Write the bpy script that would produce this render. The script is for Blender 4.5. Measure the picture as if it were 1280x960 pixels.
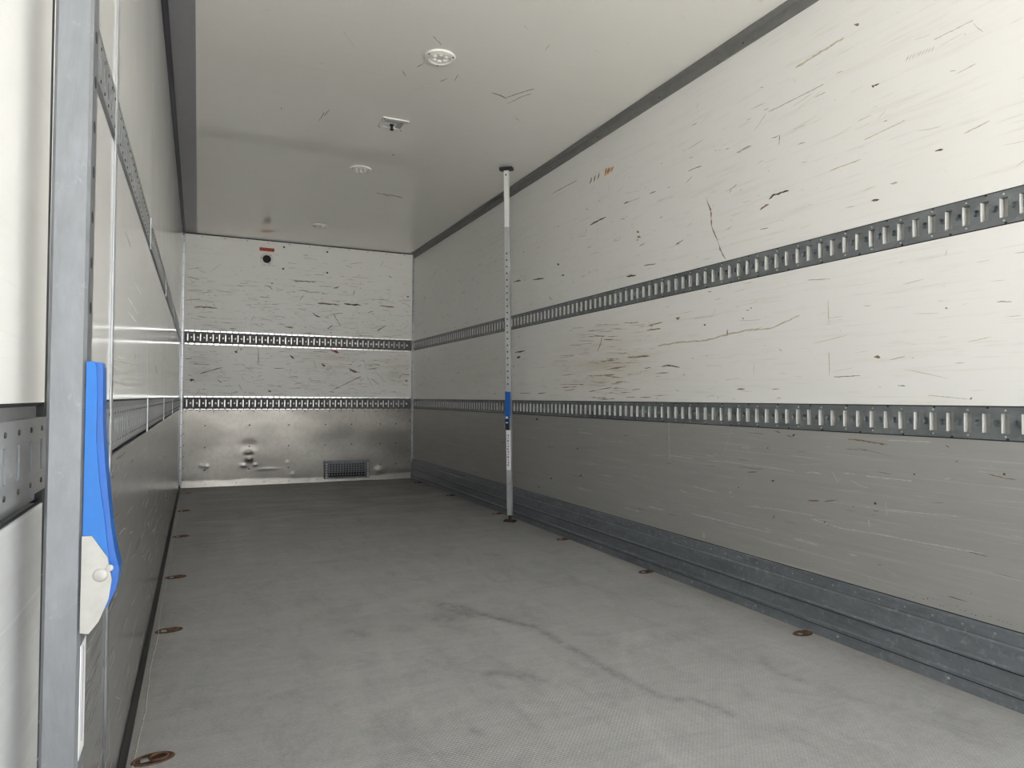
import bpy, math, random
import numpy as np
from mathutils import Matrix, Vector

# ------------------------------------------------------------------ scene reset
for o in list(bpy.data.objects):
    bpy.data.objects.remove(o, do_unlink=True)
SC = bpy.context.scene
COL = SC.collection

# ------------------------------------------------------------------ dimensions (metres)
W, H, D = 2.396, 2.561, 7.6           # inside width, height, distance to the headboard
Y0 = -1.80                            # open rear end; unseen walls extended behind the camera to even the light
FOC, YAW, PITCH, ROLL = 857.1, 0.42899, 0.020947, 0.0063104
CAM = np.array([0.1621, 0.0, 0.9149])

def cam_axes():
    cy, sy, cp, sp = math.cos(YAW), math.sin(YAW), math.cos(PITCH), math.sin(PITCH)
    f = np.array([sy*cp, cy*cp, sp]); r = np.array([cy, -sy, 0.0]); u = np.cross(r, f)
    c, s = math.cos(ROLL), math.sin(ROLL)
    return c*r+s*u, -s*r+c*u, f
AR, AU, AF = cam_axes()

def on(u, v, plane, off=0.0):
    """photo pixel -> point on one of the box's inner surfaces"""
    d = AR*(u-640)/FOC - AU*(v-480)/FOC + AF
    ax, val = {'R': (0, W-off), 'L': (0, off), 'B': (1, D-off), 'F': (2, off), 'C': (2, H-off)}[plane]
    return CAM + d*((val-CAM[ax])/d[ax])

# ------------------------------------------------------------------ camera
cd = bpy.data.cameras.new('camera'); cam = bpy.data.objects.new('camera', cd); COL.objects.link(cam)
cd.sensor_width = 36.0; cd.lens = 36.0*FOC/1280.0; cd.clip_start = 0.02; cd.clip_end = 200
m = Matrix.Identity(4)
for i in range(3):
    m[i][0], m[i][1], m[i][2], m[i][3] = AR[i], AU[i], -AF[i], CAM[i]
cam.matrix_world = m
SC.camera = cam

# ------------------------------------------------------------------ light: overcast bright sky through the open rear end
wd = bpy.data.worlds.new('sky'); SC.world = wd; wd.use_nodes = True
wn = wd.node_tree; bg = wn.nodes['Background']; bg.inputs[1].default_value = 0.85
# hazy sky: paler and brighter towards the horizon all the way round
wtc = wn.nodes.new('ShaderNodeTexCoord'); wsp = wn.nodes.new('ShaderNodeSeparateXYZ'); wrp = wn.nodes.new('ShaderNodeValToRGB')
wn.links.new(wtc.outputs['Generated'], wsp.inputs[0]); wn.links.new(wsp.outputs['Z'], wrp.inputs[0]); wn.links.new(wrp.outputs[0], bg.inputs[0])
wrp.color_ramp.elements[0].position = 0.0; wrp.color_ramp.elements[0].color = (1.45, 1.47, 1.48, 1)
wrp.color_ramp.elements[1].position = 1.0; wrp.color_ramp.elements[1].color = (0.42, 0.50, 0.62, 1)
we = wrp.color_ramp.elements.new(0.35); we.color = (0.80, 0.86, 0.95, 1)
sl = bpy.data.lights.new('sun', 'SUN'); sl.energy = 13.5; sl.angle = math.radians(3); sl.color = (1.0, 0.96, 0.90)
so = bpy.data.objects.new('sun', sl); COL.objects.link(so)
so.rotation_euler = Vector((0.60, -0.04, -0.8)).to_track_quat('-Z', 'Y').to_euler(); so.location = (-6, 4, 9)
SC.view_settings.view_transform = 'Standard'; SC.view_settings.look = 'None'
SC.view_settings.gamma = 1.0; SC.view_settings.use_curve_mapping = False
SC.view_settings.exposure = 2.15
SC.cycles.max_bounces = 12; SC.cycles.diffuse_bounces = 9; SC.cycles.glossy_bounces = 6

# ------------------------------------------------------------------ node helpers
class NT:
    def __init__(s, name):
        s.m = bpy.data.materials.new(name); s.m.use_nodes = True; s.t = s.m.node_tree; s.n = s.t.nodes
        s.b = s.n['Principled BSDF']
        s.tc = s.n.new('ShaderNodeTexCoord')
    def link(s, a, b): s.t.links.new(a, b)
    def val(s, inp, v):
        if hasattr(v, 'links') or hasattr(v, 'is_output'): s.link(v, inp)
        elif isinstance(v, (tuple, list)) and len(v) == 3 and inp.type == 'RGBA': inp.default_value = (*v, 1)
        else: inp.default_value = v
    def mapped(s, scale=(1, 1, 1), loc=(0, 0, 0), src='Object', rot=(0, 0, 0)):
        mp = s.n.new('ShaderNodeMapping'); s.link(s.tc.outputs[src], mp.inputs[0])
        mp.inputs['Scale'].default_value = scale; mp.inputs['Location'].default_value = loc; mp.inputs['Rotation'].default_value = rot
        return mp.outputs[0]
    def noise(s, scale, vec=None, detail=4, rough=0.6, dist=0.0):
        nd = s.n.new('ShaderNodeTexNoise'); nd.inputs['Scale'].default_value = scale
        nd.inputs['Detail'].default_value = detail; nd.inputs['Roughness'].default_value = rough; nd.inputs['Distortion'].default_value = dist
        s.link(vec if vec is not None else s.tc.outputs['Object'], nd.inputs['Vector']); return nd.outputs[0]
    def voro(s, scale, vec=None):
        nd = s.n.new('ShaderNodeTexVoronoi'); nd.inputs['Scale'].default_value = scale
        s.link(vec if vec is not None else s.tc.outputs['Object'], nd.inputs['Vector']); return nd.outputs['Distance']
    def ramp(s, x, p0, p1, c0=(0, 0, 0), c1=(1, 1, 1)):
        if p0 > p1: p0, p1, c0, c1 = p1, p0, c1, c0
        r = s.n.new('ShaderNodeValToRGB'); r.color_ramp.elements[0].position = p0; r.color_ramp.elements[1].position = p1
        r.color_ramp.elements[0].color = (*c0, 1); r.color_ramp.elements[1].color = (*c1, 1)
        s.link(x, r.inputs[0]); return r.outputs[0]
    def mix(s, fac, a, b, mode='MIX'):
        nd = s.n.new('ShaderNodeMix'); nd.data_type = 'RGBA'; nd.blend_type = mode
        s.val(nd.inputs[0], fac); s.val(nd.inputs[6], a); s.val(nd.inputs[7], b); return nd.outputs[2]
    def math(s, op, a, b=0.5, c=0.0):
        nd = s.n.new('ShaderNodeMath'); nd.operation = op
        s.val(nd.inputs[0], a); s.val(nd.inputs[1], b); s.val(nd.inputs[2], c); return nd.outputs[0]
    def attr(s, name):
        nd = s.n.new('ShaderNodeAttribute'); nd.attribute_name = name; return nd.outputs['Fac']
    def blob(s, centre, radii):
        """soft ellipsoid mask, 1 at the centre"""
        mp = s.n.new('ShaderNodeMapping'); mp.vector_type = 'POINT'
        s.link(s.tc.outputs['Object'], mp.inputs[0])
        mp.inputs['Scale'].default_value = [1/r for r in radii]
        mp.inputs['Location'].default_value = [-c/r for c, r in zip(centre, radii)]
        g = s.n.new('ShaderNodeTexGradient'); g.gradient_type = 'QUADRATIC_SPHERE'; s.link(mp.outputs[0], g.inputs[0]); return g.outputs['Fac']
    def bump(s, h, strength=0.3, dist=0.002, normal=None):
        nd = s.n.new('ShaderNodeBump'); nd.inputs['Strength'].default_value = strength; nd.inputs['Distance'].default_value = dist
        s.link(h, nd.inputs['Height'])
        if normal is not None: s.link(normal, nd.inputs['Normal'])
        return nd.outputs[0]
    def done(s, col=None, rough=None, metal=None, normal=None, spec=None):
        if col is not None: s.val(s.b.inputs['Base Color'], col)
        if rough is not None: s.val(s.b.inputs['Roughness'], rough)
        if metal is not None: s.val(s.b.inputs['Metallic'], metal)
        if normal is not None: s.link(normal, s.b.inputs['Normal'])
        if spec is not None: s.val(s.b.inputs['Specular IOR Level'], spec)
        return s.m

def plain(name, col, rough=0.5, metal=0.0, var=0.12, scale=30.0):
    t = NT(name); n = t.noise(scale, detail=5)
    dark = tuple(c*(1-var) for c in col); light = tuple(min(1, c*(1+var)) for c in col)
    c = t.ramp(n, 0.3, 0.7, dark, light)
    r = t.math('MULTIPLY_ADD', n, 0.15, rough-0.07)
    return t.done(c, r, metal)

def white_panel(name, base, rough, streak_axis, amount=0.5, stains=(), wob=0.02, grain=0.05, spec=0.5):
    """glass-fibre reinforced white lining; streaks run along streak_axis"""
    t = NT(name)
    sc = [40.0, 40.0, 40.0]; sc[streak_axis] = 1.6
    st = t.noise(1.0, t.mapped(sc), 6, 0.7, 0.3)
    m1 = t.ramp(st, 0.56, 0.76)
    big = t.noise(1.3, None, 3, 0.5)
    m1 = t.math('MULTIPLY', m1, t.math('MULTIPLY_ADD', big, 1.4, -0.25))
    m1 = t.math('MULTIPLY', m1, amount)
    tan = tuple(b*k for b, k in zip(base, (0.74, 0.66, 0.54)))
    c = t.mix(t.math('MULTIPLY', m1, 1.0), base, tan)
    sc2 = [130.0, 130.0, 130.0]; sc2[streak_axis] = 3.5
    st2 = t.noise(1.0, t.mapped(sc2, (3, 7, 1)), 3, 0.6)
    c = t.mix(t.math('MULTIPLY', t.ramp(st2, 0.60, 0.78), amount*0.55), c, tuple(b*0.62 for b in base))
    soft = t.noise(3.0, None, 4, 0.6)
    c = t.mix(t.math('MULTIPLY', t.ramp(soft, 0.35, 0.75), 0.10), c, tuple(b*0.8 for b in base))
    for centre, radii, col, k in stains:
        bl = t.blob(centre, radii)
        sn = t.ramp(t.noise(1.0, t.mapped([q*0.35 for q in sc], (9, 2, 4)), 6, 0.75, 0.5), 0.34, 0.70)
        c = t.mix(t.math('MULTIPLY', t.math('MULTIPLY', bl, sn), k), c, col)
    nb = t.bump(t.noise(4.0, None, 2, 0.5), wob, 0.05)
    if grain: nb = t.bump(st2, grain, 0.001, nb)
    r = t.math('MULTIPLY_ADD', soft, 0.06, rough-0.03)
    return t.done(c, r, 0.0, nb, spec)

def scratched_grey(name, base, axis, rough=0.38, metal=0.25, spec=0.5):
    t = NT(name)
    sc = [90.0, 90.0, 90.0]; sc[axis] = 1.2
    st = t.noise(1.0, t.mapped(sc, (1, 2, 3), rot=(0.05 if axis == 1 else 0, 0, 0)), 6, 0.75, 0.2)
    c = t.mix(t.math('MULTIPLY', t.ramp(st, 0.56, 0.74), 0.5), base, tuple(min(1, b*1.7) for b in base))
    sc2 = [25.0, 25.0, 25.0]; sc2[axis] = 2.0
    st2 = t.noise(1.0, t.mapped(sc2, (5, 1, 8)), 5, 0.7)
    c = t.mix(t.math('MULTIPLY', t.ramp(st2, 0.45, 0.75), 0.30), c, tuple(b*0.72 for b in base))
    nb = t.bump(t.noise(3.0, None, 2, 0.5), 0.012, 0.05)
    return t.done(c, t.math('MULTIPLY_ADD', st2, 0.18, rough-0.09), metal, nb, spec)

def galvanised(name, base, rough=0.42, metal=0.75, axis=1, white=0.35, w0=0.60):
    t = NT(name)
    sc = [14.0, 14.0, 14.0]; sc[axis] = 3.0
    n = t.noise(1.0, t.mapped(sc), 6, 0.75, 0.6)
    v = t.voro(60.0)
    c = t.ramp(n, 0.3, 0.72, tuple(b*0.68 for b in base), tuple(min(1, b*1.35) for b in base))
    c = t.mix(t.math('MULTIPLY', v, 0.35), c, tuple(b*0.8 for b in base))
    sp = t.noise(35.0, None, 6, 0.8)
    c = t.mix(t.math('MULTIPLY', t.ramp(sp, w0, w0+0.12), white), c, (0.62, 0.66, 0.70))
    nb = t.bump(n, 0.12, 0.002)
    return t.done(c, t.math('MULTIPLY_ADD', n, 0.3, rough-0.15), t.math('MULTIPLY_ADD', t.ramp(sp, 0.60, 0.72), -0.5*metal, metal), nb)

WHITE = (0.855, 0.85, 0.83)
M = {}
M['panel_right'] = white_panel('white lining right', WHITE, 0.34, 1, 0.8,
    [((W, 3.55, 1.12), (0.5, 1.25, 0.42), (0.50, 0.37, 0.21), 0.65), ((W, 5.6, 1.15), (0.5, 1.6, 0.4), (0.50, 0.43, 0.30), 0.3)])
M['panel_left'] = white_panel('white lining left', WHITE, 0.12, 1, 0.35, wob=0.006, grain=0.01)
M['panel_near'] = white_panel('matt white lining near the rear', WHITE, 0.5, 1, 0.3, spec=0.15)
M['panel_back'] = white_panel('white lining back', (0.86, 0.855, 0.825), 0.40, 0, 0.8,
    [((2.2, D, 1.2), (0.4, 0.5, 0.35), (0.36, 0.25, 0.13), 0.6), ((0.2, D, 1.2), (0.4, 0.5, 0.35), (0.36, 0.29, 0.18), 0.5), ((1.5, D, 1.3), (0.8, 0.5, 0.5), (0.42, 0.35, 0.24), 0.5)])
M['ceiling'] = white_panel('white ceiling lining', (0.86, 0.845, 0.805), 0.06, 0, 0.22, wob=0.006, grain=0)
cb = M['ceiling'].node_tree.nodes['Principled BSDF']; cb.inputs['IOR'].default_value = 1.65
cb.inputs['Coat Weight'].default_value = 0.18; cb.inputs['Coat Roughness'].default_value = 0.03; cb.inputs['Coat IOR'].default_value = 1.6
M['ceil_strip'] = plain('grey ceiling strip', (0.29, 0.288, 0.31), 0.35, 0.0, 0.06, 60)
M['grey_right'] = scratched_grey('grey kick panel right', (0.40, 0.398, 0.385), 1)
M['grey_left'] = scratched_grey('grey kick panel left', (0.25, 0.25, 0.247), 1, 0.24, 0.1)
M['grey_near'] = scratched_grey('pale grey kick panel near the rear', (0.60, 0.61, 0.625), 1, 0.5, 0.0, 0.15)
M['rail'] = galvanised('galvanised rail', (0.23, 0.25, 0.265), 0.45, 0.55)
M['rail_inside'] = plain('rail channel inside', (0.34, 0.34, 0.33), 0.5, 0.2, 0.1)
M['rail_lip'] = plain('bright rail lips', (0.80, 0.80, 0.78), 0.35, 0.15, 0.05)
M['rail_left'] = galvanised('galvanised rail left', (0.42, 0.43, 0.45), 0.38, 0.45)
M['vent_metal'] = galvanised('vent steel', (0.17, 0.18, 0.19), 0.45, 0.4)
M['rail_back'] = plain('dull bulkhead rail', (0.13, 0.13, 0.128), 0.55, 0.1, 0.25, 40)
M['polished'] = plain('polished rail edge', (0.90, 0.90, 0.88), 0.22, 0.95, 0.04, 40)
M['worn'] = plain('worn rail rib', (0.55, 0.55, 0.53), 0.34, 0.8, 0.1, 40)
M['kick'] = galvanised('galvanised kick rail', (0.24, 0.265, 0.295), 0.42, 0.6, 1, 0.28, 0.54)
M['alu'] = galvanised('aluminium profile', (0.40, 0.41, 0.425), 0.36, 0.85, 2, 0.15)
M['cove'] = plain('grey cove trim', (0.20, 0.20, 0.195), 0.5, 0.1, 0.12, 20)
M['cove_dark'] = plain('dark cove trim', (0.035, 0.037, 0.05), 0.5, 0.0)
M['black'] = plain('black rubber', (0.012, 0.012, 0.012), 0.6)
M['dark_gap'] = plain('dark gap fill', (0.025, 0.027, 0.03), 0.6)
M['white_plastic'] = plain('white lamp plastic', (0.80, 0.79, 0.75), 0.22, 0, 0.03)
M['lens'] = plain('clear lens plastic', (0.85, 0.84, 0.80), 0.08, 0, 0.03)
M['screw'] = plain('dark screw', (0.05, 0.045, 0.04), 0.45, 0.5)
M['rivet'] = plain('bright rivet', (0.75, 0.76, 0.77), 0.3, 0.8)
M['blue'] = plain('blue coated steel', (0.004, 0.13, 0.46), 0.45, 0, 0.06, 40)
M['blue_edge'] = plain('blue coated steel edge', (0.007, 0.10, 0.40), 0.4, 0, 0.06, 40)
M['zinc'] = plain('zinc clamp plate', (0.38, 0.375, 0.355), 0.45, 0.25, 0.10, 60)
M['tube'] = galvanised('aluminium tube', (0.195, 0.205, 0.22), 0.42, 0.40, 2, 0.15)
M['tube_pale'] = galvanised('pale aluminium tube', (0.46, 0.475, 0.49), 0.42, 0.3, 2, 0.2)
M['tube_white'] = plain('pale inner tube', (0.80, 0.80, 0.80), 0.32, 0.25, 0.04)
M['label'] = plain('white label', (0.82, 0.82, 0.84), 0.4, 0, 0.03)
M['label_ink'] = plain('label ink', (0.20, 0.20, 0.32), 0.5)
M['rust'] = plain('rusty steel', (0.105, 0.055, 0.03), 0.75, 0.1, 0.7, 60)
M['rust_dark'] = plain('dark rusty steel', (0.06, 0.035, 0.022), 0.75, 0.2, 0.5, 70)
M['red'] = plain('red sticker', (0.52, 0.055, 0.02), 0.5, 0, 0.15, 80)
M['mark_dark'] = plain('dark scuffs', (0.065, 0.053, 0.042), 0.7, 0, 0.4, 200)
M['mark_brown'] = plain('brown scuffs', (0.23, 0.165, 0.10), 0.7, 0, 0.35, 150)
M['mark_tan'] = plain('tan scuffs', (0.56, 0.50, 0.40), 0.7, 0, 0.2, 150)
M['mark_grey'] = plain('grey scuffs', (0.46, 0.45, 0.425), 0.7, 0, 0.25, 150)
M['mark_white'] = plain('pale scratches', (0.52, 0.52, 0.50), 0.5, 0, 0.2, 150)
M['mark_orange'] = plain('orange crayon', (0.52, 0.22, 0.05), 0.7, 0, 0.25, 150)
M['mark_pink'] = plain('magenta crayon', (0.30, 0.03, 0.11), 0.7, 0, 0.25, 150)
M['concrete'] = plain('yard concrete', (0.60, 0.595, 0.57), 0.9, 0, 0.12, 2)
M['shell'] = plain('outer shell', (0.75, 0.75, 0.74), 0.4, 0, 0.03)

def floor_material():
    t = NT('anti-slip plywood floor')
    base = (0.385, 0.388, 0.388)
    lat = t.noise(1.0, t.mapped((2.2, 9.0, 1), (2, 0, 0)), 8, 0.75, 0.8)        # smears across the floor
    lon = t.noise(1.0, t.mapped((9.0, 0.9, 1), (0, 3, 0)), 5, 0.65, 0.3)        # tracks along the floor
    c = t.ramp(lat, 0.28, 0.74, tuple(b*0.74 for b in base), tuple(b*1.14 for b in base))
    c = t.mix(t.math('MULTIPLY', t.ramp(lon, 0.35, 0.7), 0.35), c, (0.47, 0.472, 0.472))
    fine = t.noise(26.0, None, 6, 0.75)
    c = t.mix(t.math('MULTIPLY', t.ramp(fine, 0.42, 0.72), 0.35), c, (0.52, 0.52, 0.515))
    grit = t.noise(140.0, None, 3, 0.8)
    c = t.mix(t.math('MULTIPLY', t.ramp(grit, 0.50, 0.72), 0.40), c, (0.58, 0.58, 0.575))
    c = t.mix(t.math('MULTIPLY', t.ramp(grit, 0.48, 0.30), 0.35), c, (0.20, 0.20, 0.20))
    rub = t.noise(5.0, t.mapped((1, 0.5, 1)), 7, 0.8, 0.5)
    c = t.mix(t.math('MULTIPLY', t.ramp(rub, 0.50, 0.72), 0.65), c, (0.22, 0.217, 0.213))
    sp = t.voro(28.0); sp2 = t.noise(1.7, None, 3)
    spk = t.math('MULTIPLY', t.ramp(sp, 0.10, 0.03), t.ramp(sp2, 0.48, 0.62))
    c = t.mix(t.math('MULTIPLY', spk, 0.6), c, (0.62, 0.60, 0.56))
    dk = t.attr('dark'); lt = t.attr('pale'); br = t.attr('brown')
    wob = t.ramp(t.noise(22.0, None, 6, 0.8), 0.34, 0.60)
    c = t.mix(t.math('MULTIPLY', t.math('MULTIPLY', dk, wob), 0.80), c, (0.14, 0.14, 0.137))
    c = t.mix(t.math('MULTIPLY', t.math('MULTIPLY', lt, wob), 0.55), c, (0.62, 0.61, 0.585))
    c = t.mix(t.math('MULTIPLY', br, 0.55), c, (0.235, 0.19, 0.13))
    dirt_shade = t.attr('dirt_shade')       # dirty brown patches, plus painted dimming of the far floor
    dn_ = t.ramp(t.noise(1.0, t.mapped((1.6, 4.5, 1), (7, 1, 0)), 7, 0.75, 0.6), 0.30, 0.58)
    c = t.mix(t.math('MULTIPLY', t.math('MULTIPLY', dirt_shade, dn_), 0.62), c, (0.150, 0.136, 0.120))
    # pressed wire-mesh pattern
    w1 = t.n.new('ShaderNodeTexWave'); w1.inputs['Scale'].default_value = 33; w1.inputs['Distortion'].default_value = 0.6
    t.link(t.mapped((1, 1, 0), rot=(0, 0, 0.72)), w1.inputs[0])
    w2 = t.n.new('ShaderNodeTexWave'); w2.inputs['Scale'].default_value = 33; w2.inputs['Distortion'].default_value = 0.6
    t.link(t.mapped((1, 1, 0), rot=(0, 0, -0.72)), w2.inputs[0])
    h = t.math('ADD', w1.outputs['Fac'], w2.outputs['Fac'])
    c = t.mix(t.math('MULTIPLY', h, 0.12), c, (0.16, 0.158, 0.15))
    nb = t.bump(h, 0.25, 0.0012)
    return t.done(c, t.math('MULTIPLY_ADD', lat, 0.10, 0.45), 0.0, nb, 0.4)
M['floor'] = floor_material()

def bulkhead_material():
    t = NT('pressed aluminium bulkhead sheet')
    n = t.noise(2.2, t.mapped((1, 1, 2.0)), 1, 0.5)
    c = t.ramp(n, 0.28, 0.72, (0.20, 0.187, 0.165), (0.32, 0.30, 0.267))
    fl = t.noise(22.0, None, 4, 0.7)
    c = t.mix(t.math('MULTIPLY', t.ramp(fl, 0.45, 0.70), 0.35), c, (0.15, 0.14, 0.122))
    nb = t.bump(t.noise(3.0, None, 2, 0.4), 0.05, 0.02); 
    return t.done(c, 0.28, 0.62, nb)
M['bulkhead'] = bulkhead_material()

# ------------------------------------------------------------------ mesh helpers
class MB:
    def __init__(s): s.v = []; s.f = []
    def add(s, vs, fs):
        k = len(s.v); s.v += [tuple(map(float, p)) for p in vs]; s.f += [tuple(i+k for i in f) for f in fs]; return s
    def quad(s, *p): return s.add(p, [tuple(range(len(p)))])
    def box(s, a, b):
        (x0, y0, z0), (x1, y1, z1) = a, b
        return s.add([(x0, y0, z0), (x1, y0, z0), (x1, y1, z0), (x0, y1, z0), (x0, y0, z1), (x1, y0, z1), (x1, y1, z1), (x0, y1, z1)],
                     [(0, 3, 2, 1), (4, 5, 6, 7), (0, 1, 5, 4), (1, 2, 6, 5), (2, 3, 7, 6), (3, 0, 4, 7)])
    def bbox(s, a, b, r=0.002):
        """box with chamfered edges"""
        c = [(p+q)/2 for p, q in zip(a, b)]; h = [(q-p)/2 for p, q in zip(a, b)]
        r = min(r, *[x*0.45 for x in h])
        vs = []; idx = {}
        for sx in (-1, 1):
            for sy in (-1, 1):
                for sz in (-1, 1):
                    for k in range(3):
                        d = [h[0], h[1], h[2]]
                        for j in range(3):
                            if j != k: d[j] -= r
                        idx[(sx, sy, sz, k)] = len(vs)
                        vs.append((c[0]+sx*d[0], c[1]+sy*d[1], c[2]+sz*d[2]))
        fs = []
        S = (-1, 1)
        for k in range(3):
            o = [j for j in range(3) if j != k]
            for sg in S:
                q = []
                for a_, b_ in ((-1, -1), (1, -1), (1, 1), (-1, 1)):
                    sgn = [0, 0, 0]; sgn[k] = sg; sgn[o[0]] = a_; sgn[o[1]] = b_
                    q.append(idx[(*sgn, k)])
                fs.append(tuple(q))
        for k in range(3):
            o = [j for j in range(3) if j != k]
            for a_ in S:
                for b_ in S:
                    s1 = [0, 0, 0]; s1[o[0]] = a_; s1[o[1]] = b_; s2 = list(s1); s1[k] = -1; s2[k] = 1
                    fs.append((idx[(*s1, o[0])], idx[(*s2, o[0])], idx[(*s2, o[1])], idx[(*s1, o[1])]))
        for sx in S:
            for sy in S:
                for sz in S: fs.append(tuple(idx[(sx, sy, sz, k)] for k in range(3)))
        return s.add(vs, fs)
    def prism(s, pts, fn, a, b):
        """outline pts (p,q) extruded from a to b; fn(p,q,t) -> xyz"""
        n = len(pts)
        vs = [fn(p, q, a) for p, q in pts]+[fn(p, q, b) for p, q in pts]
        return s.add(vs, [tuple(range(n))[::-1], tuple(range(n, 2*n))]+[(i, (i+1) % n, (i+1) % n+n, i+n) for i in range(n)])
    def lathe(s, prof, centre, axis='z', n=16, sign=1):
        """profile (r, h) turned about an axis through centre; h runs along sign*axis"""
        vs = []; fs = []
        for r, h in prof:
            for k in range(n):
                a = 2*math.pi*k/n; c, d = r*math.cos(a), r*math.sin(a)
                p = {'z': (c, d, sign*h), 'y': (c, sign*h, d), 'x': (sign*h, c, d)}[axis]
                vs.append(tuple(p[i]+centre[i] for i in range(3)))
        for j in range(len(prof)-1):
            for k in range(n): fs.append((j*n+k, j*n+(k+1) % n, (j+1)*n+(k+1) % n, (j+1)*n+k))
        fs.append(tuple(range(n))[::-1]); fs.append(tuple(range((len(prof)-1)*n, len(prof)*n)))
        return s.add(vs, fs)
    def build(s, name, mat, parent=None, smooth=False):
        me = bpy.data.meshes.new(name); me.from_pydata(s.v, [], s.f); me.validate(); me.update()
        me.materials.append(M[mat] if isinstance(mat, str) else mat)
        o = bpy.data.objects.new(name, me); COL.objects.link(o)
        if parent: o.parent = parent
        if smooth:
            for p in me.polygons: p.use_smooth = True
        return o

def recalc(o):
    import bmesh
    b = bmesh.new(); b.from_mesh(o.data); bmesh.ops.recalc_face_normals(b, faces=b.faces[:]); b.to_mesh(o.data); b.free(); return o
def empty(name, loc=(0, 0, 0), rz=0.0):
    o = bpy.data.objects.new(name, None); COL.objects.link(o); o.location = loc; o.rotation_euler = (0, 0, rz); o.empty_display_size = 0.1; return o
def tag(o, label, cat, group=None):
    o['label'] = label; o['category'] = cat
    if group: o['group'] = group
    return o
def struct(o, label=None, cat=None):
    o['kind'] = 'structure'
    if label: o['label'] = label
    if cat: o['category'] = cat
    return o
def stuff(o): o['kind'] = 'stuff'; return o
RNG = random.Random(7)

# ------------------------------------------------------------------ rail heights
RU = (1.458, 1.560); RL = (0.797, 0.897)          # right wall
BU = (1.452, 1.568); BL = (0.788, 0.905)          # headboard
LU = (1.430, 1.535); LL = (0.795, 0.903)          # left wall
GAP = 0.004
TH = 0.030                                        # lining thickness

# ------------------------------------------------------------------ ground outside
g = MB().box((-25, -30, -1.30), (25, 25, -1.20)).build('ground', 'concrete'); struct(g, 'pale concrete yard beneath and behind the truck body', 'ground')

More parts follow.
